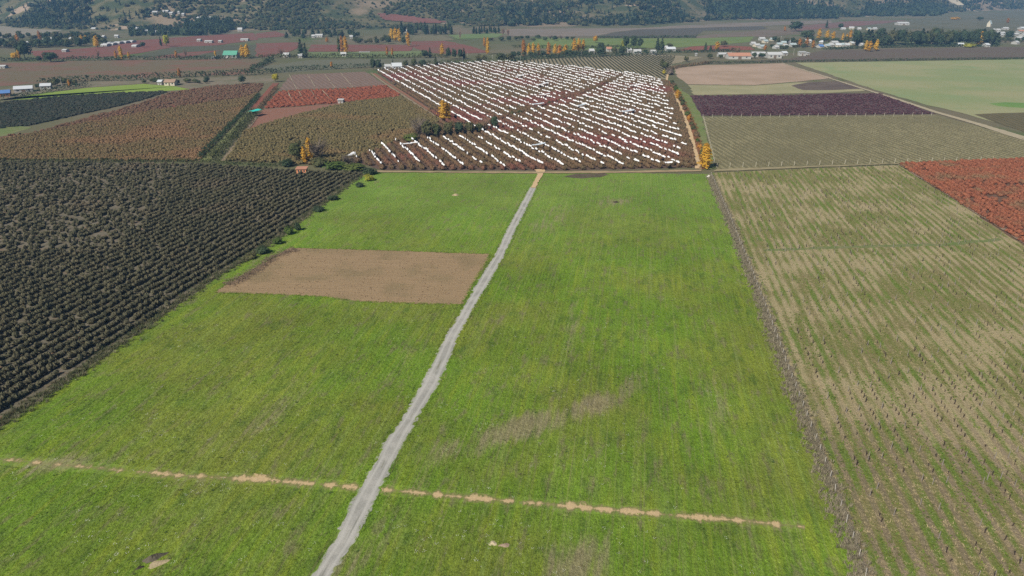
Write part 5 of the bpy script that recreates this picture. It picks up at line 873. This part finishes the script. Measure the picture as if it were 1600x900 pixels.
VH = [(1206, 63.5, 9, 'teal'), (1212, 76, 10, 'white'), (1217, 71.5, 11, 'teal'), (1224, 69, 10, 'teal'), (1232, 67.5, 9, 'zinc'), (1238, 72.5, 13, 'teal'), (1226, 74, 9, 'white'), (1262, 66.5, 12, 'white'), (1281, 74.5, 11, 'blue'), (1291, 74, 10, 'teal'), (1297, 72.5, 12, 'white'), (1303, 69, 14, 'white'), (1309, 73, 11, 'zinc'), (1318, 72, 10, 'teal'), (1323, 72.5, 9, 'white'), (1331, 69.5, 10, 'zinc'), (1282, 68, 8, 'zinc'), (1190, 75.5, 12, 'teal'), (1182, 73, 12, 'white'), (1176, 70.5, 9, 'white'), (1190, 63, 12, 'white'), (1195, 67, 9, 'teal'), (1346, 72, 9, 'white'), (1317, 46.5, 9, 'white'), (1330, 45.5, 10, 'white'), (1342, 46.5, 7, 'white'), (1366, 46.5, 8, 'white'), (1357, 47, 6, 'teal')]
for i, (x, y, w_, rf) in enumerate(VH):
    house(x, y, w_ * .8, rng.uniform(6, 9), rng.uniform(2.0, 2.6), 'white' if i % 3 else 'cream', rf, 'small %s roofed village house behind the umber field' % {'zinc': 'grey zinc', 'teal': 'pale teal', 'blue': 'blue', 'white': 'white'}[rf], 'house', rng.uniform(-.3, .3), 'gable', 'house', 1.6, 'village houses, %s roofs' % rf)
EH = [(1556, 49, 11, 'white'), (1562, 54, 13, 'white'), (1570, 46.5, 9, 'white'), (1560, 57, 10, 'white'), (1585, 56, 11, 'white'), (1592, 62, 13, 'white'), (1594, 51, 10, 'tile'), (1596, 46, 9, 'zinc'), (1586, 69, 6, 'white'), (1598, 57, 8, 'white'), (1500, 72.5, 9, 'zinc'), (1540, 73, 7, 'zinc')]
for i, (x, y, w_, rf) in enumerate(EH): house(x, y, w_, rng.uniform(7, 10), 2.7, 'white', rf, 'small white house at the right edge beyond the long wood' if i < 10 else ('grey cabin left of the tall orange poplar' if i == 10 else 'grey cabin right of the tall orange poplar'), 'house' if i < 10 else 'hut', rng.uniform(-.3, .3), 'gable', 'house' if i < 10 else 'cabin', 1.5, 'right edge houses' if i < 10 else None)
house(1545, 42, 4, 6, 6, 'cream', 'teal', 'tall hut with pale teal pointed roof behind the long wood', 'hut', .5, 'gable', 'hut', 5)
house(1409, 39, 20, 14, 3.5, 'white', 'white', 'wide white sheds on the far olive plain', 'shed', 0, 'gable', 'farm_shed', 2)
LH = [(2, 69, 5), (72, 64, 4), (83, 63, 4), (113, 63, 5), (148, 47, 8), (169, 44.5, 5), (176, 44, 5), (163, 60, 4), (183, 59, 6), (45, 70, 4)]
for i, (x, y, w_) in enumerate(LH): house(x, y, w_, 7, 2.7, 'white', 'white', 'tiny white house half hidden in the far left wood', 'house', rng.uniform(-.3, .3), 'gable', 'house', 1.5, 'houses in the far left wood')
for i, (x, y, w_) in enumerate([(243, 22, 8), (256, 21, 5), (262, 20, 5), (269, 23, 7), (281, 22, 4), (313, 31, 8), (328, 31, 6), (216, 47, 5), (230, 51, 4), (247, 52, 6), (376, 49, 8), (287, 25, 4)]):
    g = GH(x, y); k = F / math.hypot(g[0], g[1]); house(x, y, w_ / k, 8, 3, 'white', 'white', 'white dome shed at the foot of the left hill' if i == 10 else 'small white house on the wooded knoll at the left', 'shed' if i == 10 else 'house', rng.uniform(-.3, .3), 'arch' if i == 10 else 'gable', 'farm_shed' if i == 10 else 'house', 3 if i == 10 else 1.6, None if i == 10 else 'knoll houses', loc=g)

# ------------------------------------------------------------------ hillside cover
def conform(name, px, mat, label, nx=30, ny=10, lift=1.0):
    px = np.array(px, float); lo_, hi = px.min(0), px.max(0); v = []; f = []; idx = {}
    for i in range(nx + 1):
        for j in range(ny + 1):
            g = GH(lo_[0] + (hi[0] - lo_[0]) * i / nx, lo_[1] + (hi[1] - lo_[1]) * j / ny); v.append((g[0], g[1], g[2] + lift))
    for i in range(nx):
        for j in range(ny):
            c0 = np.array([[lo_[0] + (hi[0] - lo_[0]) * (i + .5) / nx, lo_[1] + (hi[1] - lo_[1]) * (j + .5) / ny]])
            if pip(c0, px)[0]: a_ = i * (ny + 1) + j; f.append((a_, a_ + 1, a_ + ny + 2, a_ + ny + 1))
    o_ = obj(name, mesh(name, v, f, mat)); return tag(o_, label, 'field', kind='structure')
conform('red_hill_field', [(590, 22), (625, 24), (680, 31), (700, 36), (655, 37), (600, 32)], bpy.data.materials['red_far_rows'], 'dull red field on the lower slope of the middle hill')
conform('sand_slope', [(1474, -6), (1484, -6), (1508, 9), (1494, 9), (1484, 4)], plain('sand_slope', (.48, .41, .30), 1, .15, .02, 0), 'pale sandy cut on the right hillside', 20, 12)
REDH = [(586, 20), (625, 22), (682, 29), (704, 37), (655, 39), (596, 35)]; SANDH = [(1470, -10), (1486, -10), (1512, 10), (1490, 11)]
CLEAR = [[(205, 24), (255, 24), (300, 34), (240, 40), (205, 36)], [(320, 28), (335, 15), (365, 20), (372, 33), (345, 34)]]
n = 120000; az = rng.uniform(math.radians(-40), math.radians(40), n); d = np.interp(az, FAZ, FD) - 260 + rng.random(n) ** 1.3 * 1100; x = d * np.sin(az); y = d * np.cos(az); z = terrain(x, y)
s = d - np.interp(az, FAZ, FD); kn = (((x - KN[0]) / 170) ** 2 + ((y - KN[1]) / 120) ** 2) < 1.6; ok = ((s > 5) | kn) & (z > .8)
nb = fbm(x / 90, y / 90, 21); nl = fbm(x / 260, y / 260, 41); u, v_ = P(x, y, z + 3)
ok &= (u > -120) & (u < 1720) & (v_ > -70) & (rng.random(n) < np.clip((nb - .34) * 5.0, .10, 1) * .6)
for pg in (REDH, SANDH): ok &= ~pip(np.c_[u, v_], np.array(pg, float))
for pg in CLEAR: ok &= ~(pip(np.c_[u, v_], np.array(pg, float)) & (rng.random(n) < .9))
plant = ((u > 1100) & (u < 1312) & (v_ > 2) & (v_ < 34)) | ((u > 1350) & (v_ > 4)) | (u < 230) & (v_ < 36) | ((u > 780) & (nl > .5))
hsz = rng.uniform(2.2, 5.2, n) * (.7 + .8 * nb); hsz = np.where(plant, rng.uniform(5, 11, n), hsz); isp = plant & (rng.random(n) < .75)
x, y, z, hsz, isp = (q[ok] for q in (x, y, z, hsz, isp)); n = len(x)
hp_ = bushset(L['olive'], 2, 90, .13, 31) + bushset(leafmat('scrub_leaves', (.055, .062, .030), (.075, .075, .038), (.10, .092, .05)), 2, 90, .13, 33) + bushset(L['dark'], 2, 90, .13, 35)
cp_ = bushset(L['pine'], 3, 110, .085, 37, 'conifer')
ii = np.where(isp, rng.integers(6, 9, n), rng.integers(0, 6, n)); wid = np.where(isp, hsz * 1.1, hsz * rng.uniform(1.0, 1.6, n))
scatter('hillside_wood', hp_ + cp_, np.c_[x, y, z - .2], rng.uniform(0, 6.28, n), np.c_[wid, wid, hsz], ii, 'scrub and pines covering the far hills', 'wood')
# plantation blocks on the right hill, far left wood edge
def block(px, n, hs, name, label, seed, mats=('pine',)):
    r = np.random.default_rng(seed); pg = np.array(px, float); lo_, hi = pg.min(0), pg.max(0); P3 = []
    while len(P3) < n:
        q = lo_ + r.random(2) * (hi - lo_)
        if pip(np.array([q]), pg)[0]: P3.append(GH(*q))
    P3 = np.array(P3); h = r.uniform(*hs, n); scatter(name, bushset(L['pine'], 3, 110, .085, 41, 'conifer') + bushset(L['dark'], 2, 90, .13, 43), P3, r.uniform(0, 6.28, n), np.c_[h * 1.0, h * 1.0, h], r.integers(0, 5, n), label, 'wood')
block([(1100, 22), (1110, 12), (1180, 8), (1300, 16), (1312, 22), (1308, 30), (1200, 31), (1130, 29)], 900, (10, 14), 'pine_plantation', 'dense dark pine plantation on the right hill', 3)
block([(1340, 24), (1370, 12), (1470, 10), (1480, 20), (1470, 25), (1380, 26)], 500, (9, 14), 'dark_wood', 'dark wood at the foot of the right hills', 4)
block([(40, 42), (45, 30), (70, 28), (90, 36), (88, 43)], 160, (8, 12), 'dark_copse', 'dark copse behind the pale beige field at the left', 5)
block([(285, 56), (290, 40), (320, 32), (360, 34), (370, 46), (345, 55), (315, 57)], 260, (6, 11), 'knoll_wood', 'dark trees at the right foot of the knoll', 6)
block([(200, 57), (205, 45), (260, 44), (290, 50), (285, 57)], 160, (5, 8), 'knoll_scrub', 'grey green scrub below the knoll', 7)

# ------------------------------------------------------------------ small things
b = MB(); r = np.random.default_rng(8); bl = np.array([G(*p_) for p_ in [(352, 446), (375, 437), (395, 424), (415, 410), (435, 398), (462, 390)]]); q = strip(bl, 900, 2.0, 0)
o = empty('brush_pile', (*bl[2], 0)); tag(o, 'long heap of dead brushwood along the ploughed plot', 'brush pile')
tw = MB()
for p_ in q:
    hh = 1.1 * fbm(p_[0] / 2, p_[1] / 2, 5) * r.random(); a0 = np.array([p_[0] - bl[2][0], p_[1] - bl[2][1], hh]); d_ = r.normal(size=3) * [1, 1, .35]; d_ /= np.linalg.norm(d_); tw.rod(a0 - d_ * r.uniform(.3, .8), a0 + d_ * r.uniform(.3, .9), .035, .012, 4)
tw.build('branches', plain('dead_wood', (.20, .145, .105), 1, .35, 3, 0), o)
def mound(name, px, py, rx, ry, hgt, mat, label, cat, rz=0.0, seed=1, parent=None, sub=None):
    r = np.random.default_rng(seed); g = G(px, py); k, m_ = 22, 7; v = [(0, 0, hgt)]; f = []
    for i in range(1, m_ + 1):
        t_ = i / m_
        for j in range(k):
            an = 2 * math.pi * j / k; rr = t_ * (1 + .18 * math.sin(an * 3 + seed) + r.normal(0, .05)); v.append((math.cos(an) * rx * rr, math.sin(an) * ry * rr, hgt * (math.cos(math.pi * t_) * .5 + .5) * (1 + r.normal(0, .15)) - (.05 if i == m_ else 0)))
    for j in range(k): f.append((0, 1 + j, 1 + (j + 1) % k))
    for i in range(m_ - 1):
        for j in range(k): a_ = 1 + i * k + j; c_ = 1 + i * k + (j + 1) % k; f.append((a_, a_ + k, c_ + k, c_))
    o_ = obj(name, mesh(name, v, f, mat), None, (g[0], g[1], .012)); o_.rotation_euler = (0, 0, rz); return tag(o_, label, cat)
M_PIT_HEAP = plain('pit_and_heap_soil', (.060, .050, .036), 1, .4, 3, 0)  # dark tone holds the shade of a pit, also colours a heap
mound('soil_mound', 241, 872, 1.6, .55, .55, plain('grey_spoil', (.11, .095, .07), 1, .35, 3, 0), 'low grey spoil heap beside the sandy hole in the near meadow', 'mound', .55, 1)
mound('sand_patch', 246, 881, 1.3, .62, .10, plain('pale_spoil', (.36, .29, .18), 1, .4, 4, 0), 'pale stony sand patch below the grey spoil heap', 'sand', .5, 2)
mound('soil_clod', 219, 887, .55, .22, .3, M_PIT_HEAP, 'small pit left of the sandy patch, its shade coloured onto a mound', 'clod', .5, 3)  # pit drawn as a raised mound, its shade put into the dark colour
mound('rubble_patch', 770, 849, .55, .5, .12, plain('pale_rubble', (.47, .39, .26), 1, .4, 6, 0), 'pale rubble patch in the near meadow right of the path', 'rubble', .2, 4)
mound('rubble_patch', 788, 852, .8, .4, .12, plain('pink_rubble', (.30, .22, .16), 1, .4, 6, 0), 'pinkish rubble right next to the pale patch', 'rubble', .1, 5)
mound('soil_mound', 712, 305, 1.3, .8, .5, plain('tan_spoil', (.33, .26, .16), 1, .3, 3, 0), 'small tan heap in the upper meadow', 'mound', .2, 6)
mound('soil_mound', 962, 316, 1.2, .8, .35, M_PIT_HEAP, 'small dark heap in the upper right meadow', 'mound', .2, 7)
mound('soil_mound', 1107.5, 276.5, .9, .7, .7, plain('white_stone', (.6, .57, .5), 1, .2, 3, 0), 'whitish stone heap at the fence corner below the yellow poplar', 'heap', 0, 8)
# teal tarpaulin, goal frame, pylons and poles
sheet(390, 174, 404, 170.5, 3.8, plain('teal_tarp', (.04, .50, .42), .6, .15, .5), 'crumpled teal tarpaulin across the dark hedge', 3.2, 'tarpaulin')
g = G(570, 85.5); o = empty('goal_frame', (*g, 0)); tag(o, 'white shelter frame on the playing field', 'shelter'); M_WP = WM['white']
MB().box(-5.5, 5.5, -1.5, 1.5, 2.6, 2.9).build('roof', RM['white'], o)
for s1 in (-1, 1):
    for s2 in (-1, 1): b = MB(); b.rod((s1 * 5, s2 * 1.3, -.1), (s1 * 5, s2 * 1.3, 2.6), .1, .1, 6); b.build('post', M_WP, o)
M_POLE = plain('concrete_pole', (.42, .40, .36), .9, .2, 2, .1)
for x, y, h_, lb in [(769.5, 98.5, 12, 'concrete pole with a lamp head behind the white orchard'), (722.5, 101, 11, 'thin concrete pole at the orchard head'), (813.5, 97, 9, 'concrete pole at the left end of the back vineyard'), (908, 90, 9, 'concrete pole below the golden poplars'), (223.5, 129, 11, 'wooden pole left of the cream farmhouse'), (97, 136, 13, 'tall pole behind the hedge sheds'), (615.5, 156, 8, 'pale post at the corner of the red block'), (551, 158, 7, 'pale post right of the small white hut'), (1239.5, 86.5, 10, 'white pole right of the big white barn'), (980.5, 83, 8, 'white pole beside the farmhouse'), (730.5, 88, 7, 'white pillar by the red field tip'), (1219, 69, 12, 'thin pole above the village'), (910, 254.5, 10, 'grey end post of an orchard row near the dark oval')]:
    g = G(x, y); hm = h_ / ppm(y); o = empty('utility_pole', (*g, 0)); tag(o, lb, 'pole'); b = MB(); b.rod((0, 0, -.3), (0, 0, hm), .02 * hm, .012 * hm, 7); b.build('shaft', M_POLE, o); b = MB(); b.box(-.09 * hm, .09 * hm, -.012 * hm, .012 * hm, hm * .93, hm * .95); b.build('crossarm', M_POLE, o)
# trellis posts of the field below the purple block: pale end posts
ep = []
for q in ((1098, 1462, 184, 181), (1120, 1560, 262, 251)):
    A, B = G(q[0], q[2]), G(q[1], q[3]); L_ = np.hypot(*(B - A))
    for s in np.arange(0, 1, 5.2 / L_): ep.append(A + (B - A) * s)
A, B = G(1099, 186), G(1117, 258)
for s in np.arange(0, 1, .05): ep.append(A + (B - A) * s)
b = MB(); b.rod((0, 0, -.1), (.03, 0, 1.9), .08, .07, 6); pm = b.me('trellis_post', plain('pale_trellis_post', (.50, .46, .36), .9, .2, 3, .1))
for q in ep: tag(obj('trellis_post', pm, None, (q[0], q[1], 0)), 'pale end post of the trellis field below the purple bushes', 'post', 'trellis end posts')
tp = rowpts(poly([(1100, 188), (1300, 184), (1460, 183), (1600, 219), (1600, 245), (1404, 253), (1250, 259), (1122, 262)]), -5, 2.6, 2.2, .08, .3); n = len(tp)
vm = [tuftmesh('vine', 12, .95, .5, .035, leafmat('pruned_vine', (.12, .10, .065), (.16, .13, .085), (.13, .12, .07), tr=.1), 120 + s_) for s_ in range(3)]
scatter('trellis_vines', vm, np.c_[tp, np.zeros(n)], rng.uniform(0, 6.28, n), rng.uniform(.6, 1.1, n), rng.integers(0, 3, n), 'rows of bare olive brown vines in the trellis field', 'vines')

# ------------------------------------------------------------------ haze: one closed box of even, thin bluish air
t = bpy.data.materials.new('haze'); t.use_nodes = True; t.node_tree.nodes.clear(); no = t.node_tree.nodes.new('ShaderNodeOutputMaterial'); pv = t.node_tree.nodes.new('ShaderNodeVolumePrincipled')
pv.inputs['Color'].default_value = (.30, .58, 1.0, 1); pv.inputs['Density'].default_value = HAZE; pv.inputs['Anisotropy'].default_value = 0.0
t.node_tree.links.new(pv.outputs[0], no.inputs['Volume'])
zt = float(max(max(q[2] for q in hv) + 25, H + 20)); zb = float(min(min(q[2] for q in hv), 0)) - 1.5
tag(MB().box(-R - 30, R + 30, -640, R + 30, zb, zt).build('haze', t), 'thin bluish haze over the whole valley', 'haze', kind='stuff')
